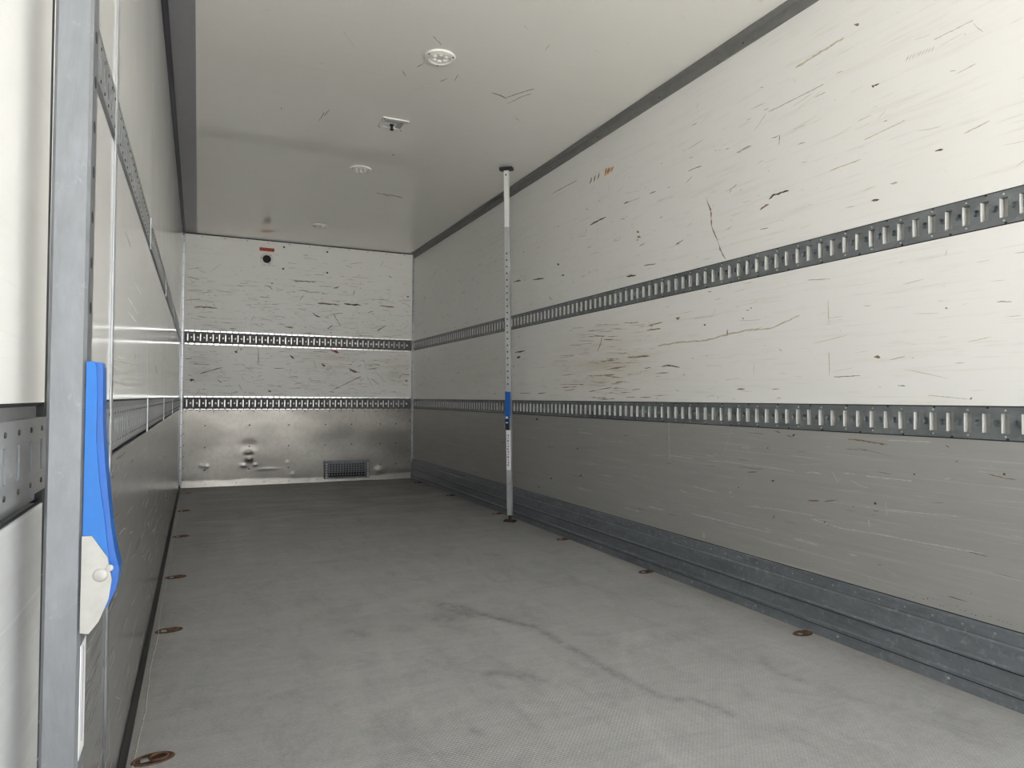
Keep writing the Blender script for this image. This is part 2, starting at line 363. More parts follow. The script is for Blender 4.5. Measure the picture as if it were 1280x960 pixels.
# ------------------------------------------------------------------ floor
def floor():
    nx, ny = 200, 600
    xs = np.linspace(0, W, nx+1); ys = np.linspace(Y0, D, ny+1)
    X, Y = np.meshgrid(xs, ys)
    v = [(x, y, 0.0) for x, y in zip(X.ravel(), Y.ravel())]
    f = [(j*(nx+1)+i, j*(nx+1)+i+1, (j+1)*(nx+1)+i+1, (j+1)*(nx+1)+i) for j in range(ny) for i in range(nx)]
    me = bpy.data.meshes.new('floor_sheet'); me.from_pydata(v, [], f); me.update()
    def stroke(out, px, width, amp=1.0):
        P = [on(u, w_, 'F')[:2] for u, w_ in px]
        for a, b in zip(P[:-1], P[1:]):
            d = b-a; L = max(1e-6, d@d)
            t = np.clip(((X-a[0])*d[0]+(Y-a[1])*d[1])/L, 0, 1)
            dist = np.hypot(X-a[0]-t*d[0], Y-a[1]-t*d[1])
            np.maximum(out, amp*np.exp(-(dist/width)**2), out=out)
    z = lambda pts: [(320+a/2, 640+b/2) for a, b in pts]
    dark = np.zeros_like(X); pale = np.zeros_like(X); brown = np.zeros_like(X)
    stroke(dark, z([(455, 226), (470, 240), (500, 250), (530, 262)]), 0.03, 0.8)
    stroke(dark, z([(460, 228), (510, 235), (545, 250), (590, 262), (640, 275), (690, 285), (730, 305), (780, 335), (830, 365), (880, 395), (930, 420)]), 0.022, 1.0)
    stroke(dark, z([(930, 420), (970, 440), (1010, 460), (1050, 470), (1090, 468), (1140, 485), (1190, 510)]), 0.015, 0.8)
    stroke(dark, z([(505, 240), (540, 255), (560, 258)]), 0.05, 0.9)
    stroke(dark, z([(440, 262), (470, 270), (500, 262)]), 0.05, 0.75); stroke(dark, z([(350, 293), (385, 293)]), 0.035, 0.6)
    stroke(dark, z([(245, 300), (270, 306)]), 0.045, 0.6); stroke(dark, z([(470, 282), (505, 295)]), 0.03, 0.6)
    stroke(dark, z([(575, 405), (600, 401), (640, 406), (670, 412), (710, 420)]), 0.018, 0.75); stroke(dark, z([(575, 405), (590, 428), (622, 442)]), 0.018, 0.5)
    stroke(dark, z([(690, 415), (712, 422)]), 0.03, 0.7); stroke(dark, z([(545, 549), (550, 550)]), 0.022, 0.7)
    stroke(dark, z([(165, 125), (195, 123)]), 0.03, 0.7); stroke(dark, z([(640, 480), (660, 500), (700, 540)]), 0.02, 0.4)
    stroke(dark, [(953, 822), (960, 832), (975, 842), (1000, 850)], 0.022, 0.6); stroke(dark, z([(900, 240), (940, 300)]), 0.02, 0.3)
    stroke(pale, z([(930, 300), (920, 360), (945, 420), (960, 470), (965, 510), (990, 560), (1020, 600), (1075, 640)]), 0.018, 0.5)
    stroke(pale, z([(810, 170), (850, 200), (900, 240), (935, 290)]), 0.02, 0.3); stroke(pale, z([(960, 300), (955, 320)]), 0.03, 0.6)
    stroke(pale, z([(60, 500), (150, 505), (300, 480), (400, 458)]), 0.05, 0.35); stroke(pale, z([(210, 350), (230, 450), (240, 560), (270, 640)]), 0.05, 0.4)
    stroke(pale, z([(300, 300), (350, 400), (420, 520)]), 0.04, 0.3)
    stroke(pale, [(700, 665), (770, 705), (850, 745), (930, 790), (1010, 830)], 0.05, 0.45)
    stroke(pale, [(285, 640), (300, 660), (310, 700)], 0.07, 0.5); stroke(pale, [(320, 637), (345, 645), (350, 665)], 0.07, 0.45)
    stroke(pale, [(390, 632), (420, 631), (450, 633), (480, 650)], 0.09, 0.5); stroke(pale, [(560, 645), (610, 648)], 0.06, 0.4); stroke(pale, [(250, 632), (262, 650)], 0.06, 0.35)
    brown += 0.7*np.clip((X-(W-0.13))/0.13, 0, 1)*(0.6+0.4*np.sin(Y*7)**2)
    brown += 0.5*np.clip((0.10-X)/0.10, 0, 1)
    dirt_shade = np.clip((Y-3.6)/2.2, 0, 1)*np.clip((X-0.02)/0.2, 0, 1)
    for nm, arr in (('dark', dark), ('pale', pale), ('brown', brown), ('dirt_shade', dirt_shade)):
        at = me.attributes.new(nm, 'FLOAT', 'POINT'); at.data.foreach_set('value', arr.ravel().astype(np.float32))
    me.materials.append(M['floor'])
    root = MB().box((-0.06, Y0, -0.14), (W+0.06, D+0.06, -0.004)).build('floor', 'rust_dark')
    struct(root, 'grey anti-slip plywood floor of the truck body with stains', 'floor')
    sh = bpy.data.objects.new('floor_sheet', me); COL.objects.link(sh); sh.parent = root
    # uneven pale sealant bead along the left edge, dark gap strip behind it
    b = MB(); ysb = np.arange(Y0, D, 0.03); prev = None
    for y in ysb:
        x = 0.030+0.003*math.sin(y*9)+RNG.uniform(-0.0012, 0.0012)
        cur = [(x, y, 0.0), (x+0.0015, y, 0.0028), (x+0.003, y, 0.0028), (x+0.0045, y, 0.0)]
        if prev:
            for i in range(3): b.quad(prev[i], prev[i+1], cur[i+1], cur[i])
        prev = cur
    b.build('sealant_bead', 'mark_grey', root)
    return root
FLOOR = floor()

# ------------------------------------------------------------------ ceiling
ce = MB().box((-0.06, Y0, H+0.012), (W+0.06, D+0.06, H+0.08)).build('ceiling', 'shell'); struct(ce, 'glossy white lined ceiling of the truck body', 'ceiling')
MB().box((0.128, Y0, H), (W, D, H+0.012)).build('ceiling_panel', 'ceiling', ce)
cs = MB().box((0.0, Y0, H-0.001), (0.128, D, H+0.012)).build('ceiling_strip', 'ceil_strip', ce); cs['label'] = 'dark grey strip along the left ceiling edge'

# ------------------------------------------------------------------ walls
def panel(name, parent, mat, a, b): return MB().box(a, b).build(name, mat, parent)
wr = MB().box((W+TH, Y0, -0.14), (W+0.06, D+0.06, H+0.08)).build('wall_right', 'shell'); struct(wr, 'long right wall with white lining above and grey kick panel below', 'wall')
SEAMS_R = [Y0, 2.93, 5.36, D]
panel('upper_panel', wr, 'panel_right', (W, Y0, RU[1]+GAP), (W+TH, D, H))
panel('middle_panel', wr, 'panel_right', (W, Y0, RL[1]+GAP), (W+TH, D, RU[0]-GAP))
for a, b in zip(SEAMS_R[:-1], SEAMS_R[1:]):
    panel('kick_panel', wr, 'grey_right', (W, a+0.0006, 0.0), (W+TH, b-0.0006, RL[0]-GAP))

wl = MB().box((-0.06, Y0, -0.14), (-TH, D+0.06, H+0.08)).build('wall_left', 'shell'); struct(wl, 'left wall beside the viewer with glossy white lining and dark grey kick panel', 'wall')
SEAMS_L = [Y0, 0.965, 1.60, 2.70, 3.95, 5.27, D]
for i, (a, b) in enumerate(zip(SEAMS_L[:-1], SEAMS_L[1:])):
    g0 = 0.004 if i < 2 else 0.0008
    if i == 0: b -= 0.012
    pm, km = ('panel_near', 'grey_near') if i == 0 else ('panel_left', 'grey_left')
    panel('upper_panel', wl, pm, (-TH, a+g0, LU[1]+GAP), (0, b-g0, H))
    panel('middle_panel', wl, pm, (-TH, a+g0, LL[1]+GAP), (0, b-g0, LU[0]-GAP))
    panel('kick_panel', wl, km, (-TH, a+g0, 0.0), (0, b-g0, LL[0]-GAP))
# aluminium joint strip and dark strip set in the gap between two panels
j = MB()
j.bbox((0, 1.590, 0.0), (0.004, 1.597, H)); j.bbox((0, 1.603, 0.0), (0.004, 1.610, H)); j.box((-0.001, 1.596, 0.0), (0.001, 1.604, H))
j.build('joint_strip', 'alu', wl)
MB().box((-0.020, 0.950, 0.0), (-0.001, 0.970, H)).build('dark_strip', 'dark_gap', wl)
j = MB()
for y in np.arange(0.05, H, 0.16): j.lathe([(0.0035, 0), (0.003, 0.0015), (0.001, 0.002)], (0.0, 1.6175, y), 'x', 8)
stuff(j.build('joint_screws', 'screw', wl))

wb = MB().box((-0.06, D+TH, -0.14), (W+0.06, D+0.06, H+0.08)).build('wall_back', 'shell'); struct(wb, 'front bulkhead wall with scuffed white lining and dented metal sheet below', 'wall')
panel('upper_panel', wb, 'panel_back', (0, D, BU[1]+GAP), (W, D+TH, H))
panel('middle_panel', wb, 'panel_back', (0, D, BL[1]+GAP), (W, D+TH, BU[0]-GAP))

def bulkhead():
    """pressed aluminium sheet with dents; its bottom edge is bent towards the floor"""
    nx, nz = 240, 80
    z1 = BL[0]-GAP
    xs = np.linspace(0.012, W-0.012, nx+1); zs = np.linspace(0.0, z1, nz+1)
    X, Z = np.meshgrid(xs, zs)
    d = np.full_like(X, 0.004)
    def dent(u, v, r, depth, ry=None):
        p = on(u, v, 'B'); ry = ry or r
        d[:] += 0.6*depth*np.exp(-((X-p[0])/r)**2-((Z-p[2])/ry)**2)
    dent(311, 565, 0.035, 0.013, 0.022); dent(311, 574, 0.030, 0.015, 0.026); dent(304, 582, 0.030, 0.007, 0.018); dent(319, 581, 0.02, 0.005, 0.014)
    dent(311, 556, 0.09, -0.006, 0.05)
    dent(251, 582, 0.015, 0.004); dent(258, 583, 0.018, 0.005); dent(360, 578, 0.014, 0.004); dent(335, 586, 0.09, 0.003, 0.012)
    dent(475, 587, 0.05, 0.010, 0.035); dent(366, 593, 0.02, 0.004); dent(500, 585, 0.06, 0.005, 0.03); dent(425, 550, 0.25, -0.004, 0.10)
    rs = np.random.RandomState(3)
    h = np.zeros(nx+1)
    for k in range(1, 40): h += rs.randn()/k**0.8*np.sin(k*xs*2.1+rs.rand()*6.28)
    edge = 0.058+0.013*h/ max(1e-6, np.abs(h).max()) + 0.010*np.exp(-((xs-0.75)/0.25)**2)
    edge = np.clip(edge, 0.02, 0.1)
    t = np.clip((edge[None, :]-Z)/edge[None, :], 0, 1)
    d += 0.0062*t*edge[None, :]/0.058
    v = [(x, D-q, z) for x, q, z in zip(X.ravel(), d.ravel(), Z.ravel())]
    f = [(jj*(nx+1)+i, jj*(nx+1)+i+1, (jj+1)*(nx+1)+i+1, (jj+1)*(nx+1)+i) for jj in range(nz) for i in range(nx)]
    mb = MB(); mb.v = v; mb.f = f
    o = mb.build('bulkhead_sheet', 'bulkhead', wb, True)
    panel('bulkhead_backing', wb, 'dark_gap', (0, D+0.004, 0.0), (W, D+TH, z1))
    r = MB()
    for k in range(19): r.lathe([(0.006, 0.0), (0.005, 0.003), (0.002, 0.004)], (0.05+k*0.128, D-0.004, z1-0.022), 'y', 8, -1)
    for zz in (0.62, 0.40, 0.17):
        for xx in (0.23, 0.65, 1.04, 1.42, 1.70, 2.02, 2.20): r.lathe([(0.008, 0.0), (0.007, 0.004), (0.003, 0.006)], (xx, D-0.004, zz), 'y', 8, -1)
    for xx in (0.035, W-0.035):
        for zz in np.arange(0.08, z1-0.05, 0.115): r.lathe([(0.006, 0.0), (0.005, 0.003), (0.002, 0.004)], (xx, D-0.004, zz), 'y', 8, -1)
    for xx in (0.24, 0.53, 0.80, 1.05, 1.33, 2.2): r.lathe([(0.006, 0.0), (0.005, 0.003)], (xx, D-0.0075, 0.028), 'y', 8, -1)
    stuff(r.build('sheet_rivets', 'screw', wb))
bulkhead()

# ------------------------------------------------------------------ trims
def cove(name, pts, mat, label):
    mb = MB().prism(pts, lambda p, q, t: (p, t, q), Y0, D-0.004)
    return struct(mb.build(name, mat), label, 'trim')
o = cove('trim_1', [(W-0.052, H), (W-0.052, H-0.006), (W-0.022, H-0.010), (W-0.019, H-0.013), (W-0.010, H-0.048), (W, H-0.048), (W, H)], 'cove', 'grey cove trim along the right ceiling edge')
r = MB()
for y in np.arange(0.5, D, 0.62):
    r.lathe([(0.005, 0), (0.003, 0.003)], (W-0.0145, y, H-0.032), 'x', 8, -1)
stuff(r.build('trim_screws', 'screw', o))
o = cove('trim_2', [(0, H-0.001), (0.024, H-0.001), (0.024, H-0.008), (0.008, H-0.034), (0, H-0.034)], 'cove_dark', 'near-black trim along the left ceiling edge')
# headboard corner and top profiles
def corner(name, x0, x1, label):
    mb = MB().bbox((x0, D-0.012, 0.0), (x1, D-0.0002, H-0.002), 0.003)
    ob = mb.build(name, 'alu'); struct(ob, label, 'trim')
    rv = MB()
    for z in np.arange(0.06, H, 0.115): rv.lathe([(0.005, 0), (0.004, 0.003), (0.0015, 0.004)], ((x0+x1)/2, D-0.012, z), 'y', 8, -1)
    stuff(rv.build('profile_rivets', 'screw', ob)); return ob
corner('trim_3', 0.0, 0.022, 'aluminium corner profile at the left edge of the bulkhead')
corner('trim_4', W-0.022, W, 'thin aluminium corner profile at the right edge of the bulkhead')
mb = MB().bbox((0.022, D-0.006, H-0.040), (W-0.022, D-0.0002, H-0.010), 0.002); t5 = mb.build('trim_5', 'panel_back'); struct(t5, 'narrow white strip along the top of the bulkhead', 'trim')
rv = MB()
for x in np.arange(0.18, W, 0.21): rv.lathe([(0.005, 0), (0.003, 0.003)], (x, D-0.006, H-0.026), 'y', 8, -1)
stuff(rv.build('strip_screws', 'screw', t5))
MB().box((0.022, D-0.007, H-0.010), (W-0.022, D-0.0002, H-0.001)).build('seal_line', 'dark_gap', t5)
# left wall end profile near the bulkhead
mb = MB().bbox((0.0, D-0.50, 0.0), (0.004, D-0.486, H-0.04), 0.0015).bbox((0.0, D-0.18, 0.0), (0.003, D-0.168, H-0.04), 0.001)
o = mb.build('trim_6', 'alu'); struct(o, 'slim upright aluminium strips at the far end of the left wall', 'trim')

# ------------------------------------------------------------------ right kick rail (folded galvanised steel)
def kick_rail():
    prof = [(0.0, 0.226), (0.010, 0.226), (0.012, 0.222), (0.012, 0.188), (0.022, 0.181), (0.022, 0.123), (0.028, 0.119), (0.028, 0.114), (0.019, 0.110),
            (0.019, 0.058), (0.027, 0.052), (0.027, 0.043), (0.021, 0.040), (0.024, 0.0), (0.0, 0.0)]
    fn = lambda p, q, t: (W-p, t, q)
    ob = MB().prism(prof, fn, Y0, D-0.013).build('baseboard_right', 'kick'); struct(ob, 'folded galvanised steel kick rail along the foot of the right wall', 'kick rail')
    r = MB()
    for y in np.arange(0.42, D, 0.098): r.lathe([(0.0042, 0), (0.0035, 0.0015), (0.0015, 0.002)], (W-0.012, y, 0.206), 'x', 8, -1)
    for y in np.arange(0.60, D, 0.42): r.lathe([(0.006, 0), (0.005, 0.0015), (0.002, 0.003)], (W-0.0228, y, 0.022), 'x', 8, -1)
    stuff(r.build('kick_rivets', 'rail_left', ob))
    g = MB()      # dark strips laid along the crease under each fold
    for p, q in ((0.0125, 0.1862), (0.0195, 0.1085), (0.0218, 0.0395)): g.prism([(p-0.002, q-0.0016), (p+0.0012, q-0.0016), (p+0.0012, q+0.0016), (p-0.002, q+0.0016)], fn, Y0, D-0.013)
    g.build('fold_creases', 'dark_gap', ob)
    MB().prism([(0.0, 0.2265), (0.0, 0.229), (0.004, 0.2265)], fn, Y0, D-0.013).build('sealant_line', 'dark_gap', ob)
kick_rail()
mb = MB().prism([(0.0, 0.0), (0.013, 0.0), (0.013, 0.012), (0.003, 0.042), (0.0, 0.042)], lambda p, q, t: (p, t, q), Y0, D-0.013)
struct(mb.build('baseboard_left', 'black'), 'thin black rubber seal along the foot of the left wall', 'seal')

# ------------------------------------------------------------------ slotted cargo rails
def rail(name, wall, z0, z1, s0, s1, pitch, label, mat='rail', phase=0.0, slot_w=0.024, slot_frac=0.60, depth=0.019, raised=0.002, edges=False, flange=0.0, lipmat='rail_lip', backmat='rail_inside', dimple=True):
    """wall: 'R','L','B'. local coords: s along the rail, q up from z0, d into the room"""
    sgn = {'R': lambda s, q, d: (W-d, s, z0+q), 'L': lambda s, q, d: (d, s, z0+q), 'B': lambda s, q, d: (s, D-d, z0+q)}[wall]
    base = Vector(sgn((s0+s1)/2, 0, 0))
    loc = lambda s, q, d: tuple(Vector(sgn(s, q, d))-base)
    h = z1-z0
    root = empty(name, base); tag(root, label, 'cargo rail')
    pl = MB(); lip = MB(); rv = MB(); back = MB()
    sh = (h-2*flange)*slot_frac; c0, c1 = h/2-sh/2, h/2+sh/2
    r = raised; q0, q1 = flange, h-flange
    n = int((s1-s0-phase)/pitch)
    st = s0+phase
    # end pieces
    def face(a, b, lo=q0, hi=q1):
        if b-a > 1e-5: pl.quad(loc(a, lo, r), loc(b, lo, r), loc(b, hi, r), loc(a, hi, r))
    face(s0, st); face(st+n*pitch, s1)
    K = 12
    for k in range(n):
        a = st+k*pitch; b = a+pitch; e = a+slot_w; off = 0.006
        a0 = a+off; e0 = a0+slot_w
        face(a, a0); face(a0, e0, q0, c0); face(a0, e0, c1, q1)
        # slot pocket
        for (u1, w1, u2, w2) in ((a0, c0, a0, c1), (e0, c1, e0, c0)):
            lip.quad(loc(u1, w1, r), loc(u2, w2, r), loc(u2, w2, -depth), loc(u1, w1, -depth))
        for (u1, w1, u2, w2) in ((a0, c1, e0, c1), (e0, c0, a0, c0)):
            pl.quad(loc(u1, w1, r), loc(u2, w2, r), loc(u2, w2, -depth), loc(u1, w1, -depth))
        # plate with a round dimple between slots
        cx, cq, rr = (e0+b)/2, h/2, min(0.0122, (b-e0)*0.42)
        circ = [(cx+rr*math.cos(2*math.pi*i/K+math.pi/K), cq+rr*math.sin(2*math.pi*i/K+math.pi/K)) for i in range(K)]
        per = []
        for i in range(K):
            an = 2*math.pi*i/K+math.pi/K; ca, sa = math.cos(an), math.sin(an)
            hw, hh = (b-e0)/2, rr*1.25
            t_ = min(hw/abs(ca) if abs(ca) > 1e-6 else 9, hh/abs(sa) if abs(sa) > 1e-6 else 9)
            per.append((cx+ca*t_, cq+sa*t_))
        hw, hh = (b-e0)/2, rr*1.25
        k0 = len(pl.v)
        pl.v += [loc(x, q, r) for x, q in per]+[loc(x, q, r) for x, q in circ]+[loc(cx+(x-cx)*0.72, cq+(q-cq)*0.9, r-(0.012 if dimple else 0.0005)) for x, q in circ]
        for i in range(K):
            i2 = (i+1) % K
            pl.f.append((k0+i, k0+i2, k0+K+i2, k0+K+i)); pl.f.append((k0+K+i, k0+K+i2, k0+2*K+i2, k0+2*K+i))
        pl.f.append(tuple(k0+2*K+i for i in range(K)))
        # corners left between the perimeter points and the rectangle
        for sx in (-1, 1):
            for sy in (-1, 1):
                cn = (cx+sx*hw, cq+sy*hh)
                near = sorted(range(K), key=lambda i: (per[i][0]-cn[0])**2+(per[i][1]-cn[1])**2)[:2]
                pl.quad(loc(*cn, r), loc(*per[near[0]], r), loc(*per[near[1]], r))
        face(e0, b, q0, cq-hh); face(e0, b, cq+hh, q1)
        # small rivets above and below every second slot
        if wall == 'R' and k % 2 == 0 or wall == 'L':
            mid = (a0+e0)/2
            for q in ((q0+c0)/2, (q1+c1)/2):
                p0 = loc(mid, q, r)
                rv.lathe([(0.0035, 0), (0.0028, 0.0012)], p0, {'R': 'x', 'L': 'x', 'B': 'y'}[wall], 6, -1 if wall != 'L' else 1)
    back.add([loc(s0, 0, -depth), loc(s1, 0, -depth), loc(s1, h, -depth), loc(s0, h, -depth)], [(0, 1, 2, 3)])
    # folded top and bottom edges
    for q, qq in ((q0, -1), (q1, 1)):
        pl.quad(loc(s0, q, r), loc(s1, q, r), loc(s1, q, -depth), loc(s0, q, -depth))
    for s_ in (s0, s1): pl.quad(loc(s_, q0, r), loc(s_, q1, r), loc(s_, q1, -depth), loc(s_, q0, -depth))
    if flange:
        f = MB()
        f.quad(loc(s0, 0, -0.008), loc(s1, 0, -0.008), loc(s1, flange, -0.008), loc(s0, flange, -0.008))
        f.quad(loc(s0, h-flange, -0.008), loc(s1, h-flange, -0.008), loc(s1, h, -0.008), loc(s0, h, -0.008))
        f.build('flange', mat, root)
    pl.build('track_plate', mat, root)
    stuff(lip.build('slot_lips', lipmat, root))
    back.build('backing_channel', backmat, root)
    if rv.v: stuff(rv.build('rail_rivets', 'rivet' if wall == 'R' else 'screw', root))
    # dark sealant joint along both long edges, with notches
    g = MB()
    for qa, qb in ((-GAP-0.001, 0.0), (h, h+GAP+0.001)):
        g.quad(loc(s0, qa, -0.002), loc(s1, qa, -0.002), loc(s1, qb, -0.002), loc(s0, qb, -0.002))
        if wall == 'R':
            for k in range(0, n, 3):
                s_ = st+k*pitch+(0.012 if qa < 0 else 0.07)
                cq_ = 0.002 if qa < 0 else h-0.002
                g.quad(loc(s_-0.004, cq_-0.003, r+0.0004), loc(s_+0.004, cq_-0.003, r+0.0004), loc(s_+0.004, cq_+0.003, r+0.0004), loc(s_-0.004, cq_+0.003, r+0.0004))
    g.build('edge_joint', 'dark_gap', root)
    if edges:
        e = MB(); ribs = MB()
        for k in range(-1, n+1):
            a, b = max(s0, st+k*pitch+0.011), min(s1, st+(k+1)*pitch)
            if b <= a: continue
            for q, sg in ((0.0, -1), (h, 1)):
                e.bbox(*[tuple(map(f_, *p_)) for f_, p_ in ((min, (loc(a, q, 0.0), loc(b, q+sg*0.013, 0.004))), (max, (loc(a, q, 0.0), loc(b, q+sg*0.013, 0.004))))], 0.001)
            if 0 <= k < n:
                c_ = st+k*pitch
                lo, hi = loc(c_-0.006, c0, r), loc(c_+0.005, c1, r+0.003)
                ribs.bbox(tuple(map(min, lo, hi)), tuple(map(max, lo, hi)), 0.001)
                ribs.lathe([(0.0105, 0.0), (0.0095, 0.002), (0.004, 0.003)], loc(c_+pitch*0.5+0.004, h/2, r), 'y', 8, -1)
        stuff(e.build('hook_edges', 'polished', root)); stuff(ribs.build('pressed_ribs', 'worn', root))
    return root
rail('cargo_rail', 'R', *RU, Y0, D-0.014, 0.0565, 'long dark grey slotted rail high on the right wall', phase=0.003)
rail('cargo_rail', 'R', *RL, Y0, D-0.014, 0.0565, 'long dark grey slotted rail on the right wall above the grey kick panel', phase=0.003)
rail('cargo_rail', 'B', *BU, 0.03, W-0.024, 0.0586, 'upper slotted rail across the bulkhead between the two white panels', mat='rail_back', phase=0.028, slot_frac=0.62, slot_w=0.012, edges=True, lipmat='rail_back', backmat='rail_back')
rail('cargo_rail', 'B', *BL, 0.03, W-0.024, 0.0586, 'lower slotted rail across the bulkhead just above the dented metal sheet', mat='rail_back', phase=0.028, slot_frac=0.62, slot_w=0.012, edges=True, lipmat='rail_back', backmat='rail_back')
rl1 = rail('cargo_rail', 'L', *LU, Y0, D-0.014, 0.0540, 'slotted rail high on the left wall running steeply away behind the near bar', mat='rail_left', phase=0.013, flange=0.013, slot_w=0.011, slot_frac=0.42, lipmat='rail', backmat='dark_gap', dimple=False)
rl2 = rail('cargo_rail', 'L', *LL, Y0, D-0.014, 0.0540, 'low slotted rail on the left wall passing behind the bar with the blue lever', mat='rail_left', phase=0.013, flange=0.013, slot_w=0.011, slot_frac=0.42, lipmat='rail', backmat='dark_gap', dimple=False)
for rr_, (za, zb) in ((rl1, LU), (rl2, LL)):
    for y in (1.600, 2.70, 3.95, 5.27):
        b = rr_.location
        MB().bbox((0.0-b.x, y-0.006-b.y, za-0.004-b.z), (0.005-b.x, y+0.006-b.y, zb+0.004-b.z), 0.001).build('joint_cover', 'alu', rr_)

# ------------------------------------------------------------------ load bars
def load_bar(foot, top, rz, label, lever_z=0.0, label_z=0.37, text=True, tube='tube'):
    """square telescopic bar; local z runs along the bar, the lever sticks out along local +x"""
    foot = Vector(foot); top = Vector(top); L = (top-foot).length
    root = empty('load_bar', foot); tag(root, label, 'load bar', 'telescopic load bars')
    q = (top-foot).to_track_quat('Z', 'X'); 
    base = Matrix.Rotation(rz, 4, 'Z')
    tilt = Vector((0, 0, 1)).rotation_difference((top-foot).normalized()).to_matrix().to_4x4()
    root.matrix_world = Matrix.Translation(foot) @ tilt @ base
    hx, hy = 0.0165, 0.020
    def sub(mb, name, mat, par=root, smooth=False): return mb.build(name, mat, par, smooth)
    lz = lever_z
    # feet
    sub(MB().bbox((-0.028, -0.046, 0.0), (0.028, 0.046, 0.008), 0.002), 'foot_pad', 'rust_dark')
    sub(MB().lathe([(0.012, 0.008), (0.012, 0.05)], (0, 0, 0), 'z', 10).box((-0.020, -0.003, 0.008), (0.020, 0.003, 0.03)), 'foot_stem', 'rust_dark')
    sub(MB().bbox((-hx+0.002, -hy+0.002, 0.05), (hx-0.002, hy-0.002, 0.12), 0.002), 'foot_sleeve', tube)
    # lower and outer tube with a row of holes on two faces
    zt = L-0.42
    def tube_with_holes(z0, z1, holes):
        mb = MB().bbox((-hx, -hy, z0), (hx, hy, z1), 0.003); return mb
    ot = sub(tube_with_holes(0.10, zt, []), 'outer_tube', tube)
    hm = MB()
    for k in range(int((zt-0.12-(lz+0.99))/0.047)):
        z = lz+1.005+k*0.047
        for c, ax, sg in (((hx, 0, z), 'x', 1), ((-hx, 0, z), 'x', -1)):
            hm.lathe([(0.0062, -0.001), (0.0062, 0.0003), (0.004, 0.0004)], c, ax, 10, sg)
    stuff(sub(hm, 'tube_holes', 'dark_gap', ot))
    sub(MB().bbox((-hx+0.003, -hy+0.003, zt-0.05), (hx-0.003, hy-0.003, L-0.02), 0.003), 'inner_tube', 'tube_white')
    sub(MB().bbox((-0.024, -0.048, L-0.024), (0.024, 0.048, L-0.0005), 0.003), 'top_pad', 'black')
    sub(MB().lathe([(0.006, 0), (0.005, 0.003), (0.002, 0.004)], (hx-0.003, 0.0, L-0.055), 'x', 10), 'pin', 'screw')
    # printed label below the lever
    lb = sub(MB().box((hx, -hy+0.003, lz+label_z), (hx+0.0006, hy-0.003, lz+0.665)), 'label_strip', 'label')
    ink = MB()
    if not text: ink.box((hx+0.0006, -0.001, lz+label_z+0.012), (hx+0.0008, 0.002, lz+0.66))
    for k in range(12 if text else 0):
        z = lz+0.40+k*0.020
        ink.box((hx+0.0006, -0.006 if k % 3 else -0.010, z), (hx+0.0008, 0.003 if k % 2 else 0.000, z+0.013))
    stuff(sub(ink, 'label_print', 'label_ink', lb))
    sub(MB().lathe([(0.008, 0), (0.006, 0.004), (0.003, 0.006)], (hx, 0, lz+0.27), 'x', 10), 'pin', 'zinc')
    # blue lever: shaped outline in the x-z plane, x measured from the tube face
    fx = hx
    outer = [(0.0005, 0.949), (0.0125, 0.949), (0.0140, 0.944), (0.0145, 0.925), (0.0150, 0.886), (0.0175, 0.849), (0.0240, 0.783), (0.0280, 0.757), (0.0320, 0.739), (0.0315, 0.728), (0.0287, 0.715),
             (0.0220, 0.700), (0.0120, 0.700), (0.0005, 0.73)]
    outer = [(fx+x, lz+z) for x, z in outer]
    xz = lambda p, q_, t: (p, t, q_)
    lv = sub(MB().prism(outer, xz, -0.015, 0.015), 'lever', 'blue_edge')
    inner = [(0.0003, 0.9495), (0.0070, 0.9495), (0.0085, 0.946), (0.0098, 0.9267), (0.0101, 0.8705), (0.0140, 0.8255), (0.0195, 0.7851), (0.0232, 0.752), (0.0255, 0.735), (0.0240, 0.715), (0.0120, 0.702), (0.0003, 0.735)]
    inner = [(fx+x, lz+z) for x, z in inner]
    for a, b in ((-0.0205, -0.0155), (0.0155, 0.0205)): sub(MB().prism(inner, xz, a, b), 'lever_cheek', 'blue', lv)
    if text:      # dark catch with pale stops on the face of the lever foot
        cb_ = sub(MB().bbox((fx+0.010, -0.013, lz+0.672), (fx+0.0335, 0.013, lz+0.775), 0.002), 'catch_block', 'black')
        sub(MB().bbox((fx+0.0335, -0.010, lz+0.755), (fx+0.0350, 0.010, lz+0.772), 0.0006), 'catch_stop', 'label', cb_); sub(MB().bbox((fx+0.0335, -0.008, lz+0.722), (fx+0.0350, 0.008, lz+0.730), 0.0006), 'catch_stop', 'label', cb_)
    plate = [(0.0, 0.7751), (0.0085, 0.7751), (0.0225, 0.7526), (0.0266, 0.7298), (0.0240, 0.7102), (0.0160, 0.6897), (0.0075, 0.6782), (0.0, 0.680)]
    plate = [(fx+x, lz+z) for x, z in plate]
    for a, b, sg in ((-0.0238, -0.0206, -1), (0.0206, 0.0238, 1)):
        cp = sub(MB().prism(plate, xz, a, b), 'clamp_plate', 'zinc')
        c = (fx+0.0165, a if sg < 0 else b, lz+0.7356)
        sub(MB().lathe([(0.0068, 0), (0.0065, 0.0008), (0.0050, 0.0016), (0.0015, 0.002)], c, 'y', 18, sg), 'clamp_rivet', 'zinc', cp)
        sub(MB().lathe([(0.0035, 0), (0.0032, 0.0006), (0.001, 0.0009)], (fx+0.0245, a if sg < 0 else b, lz+0.742), 'y', 12, sg), 'stop_pin', 'zinc', cp)
    return root
LBX, LBY = 0.0425, 0.822
load_bar((LBX-0.002, LBY, 0.0), (LBX+0.005, LBY, H-0.0012), 0.0, 'upright load bar with blue lever standing close to the viewer at the left wall', 0.0, 0.552, False)
pf = on(637.5, 652, 'F'); pt = on(633, 209, 'C')
load_bar((pf[0], pf[1], 0.001), (pt[0], pt[1], H-0.001), math.radians(228), 'slim upright load bar wedged between floor and ceiling near the right wall', 0.02, tube='tube_pale')

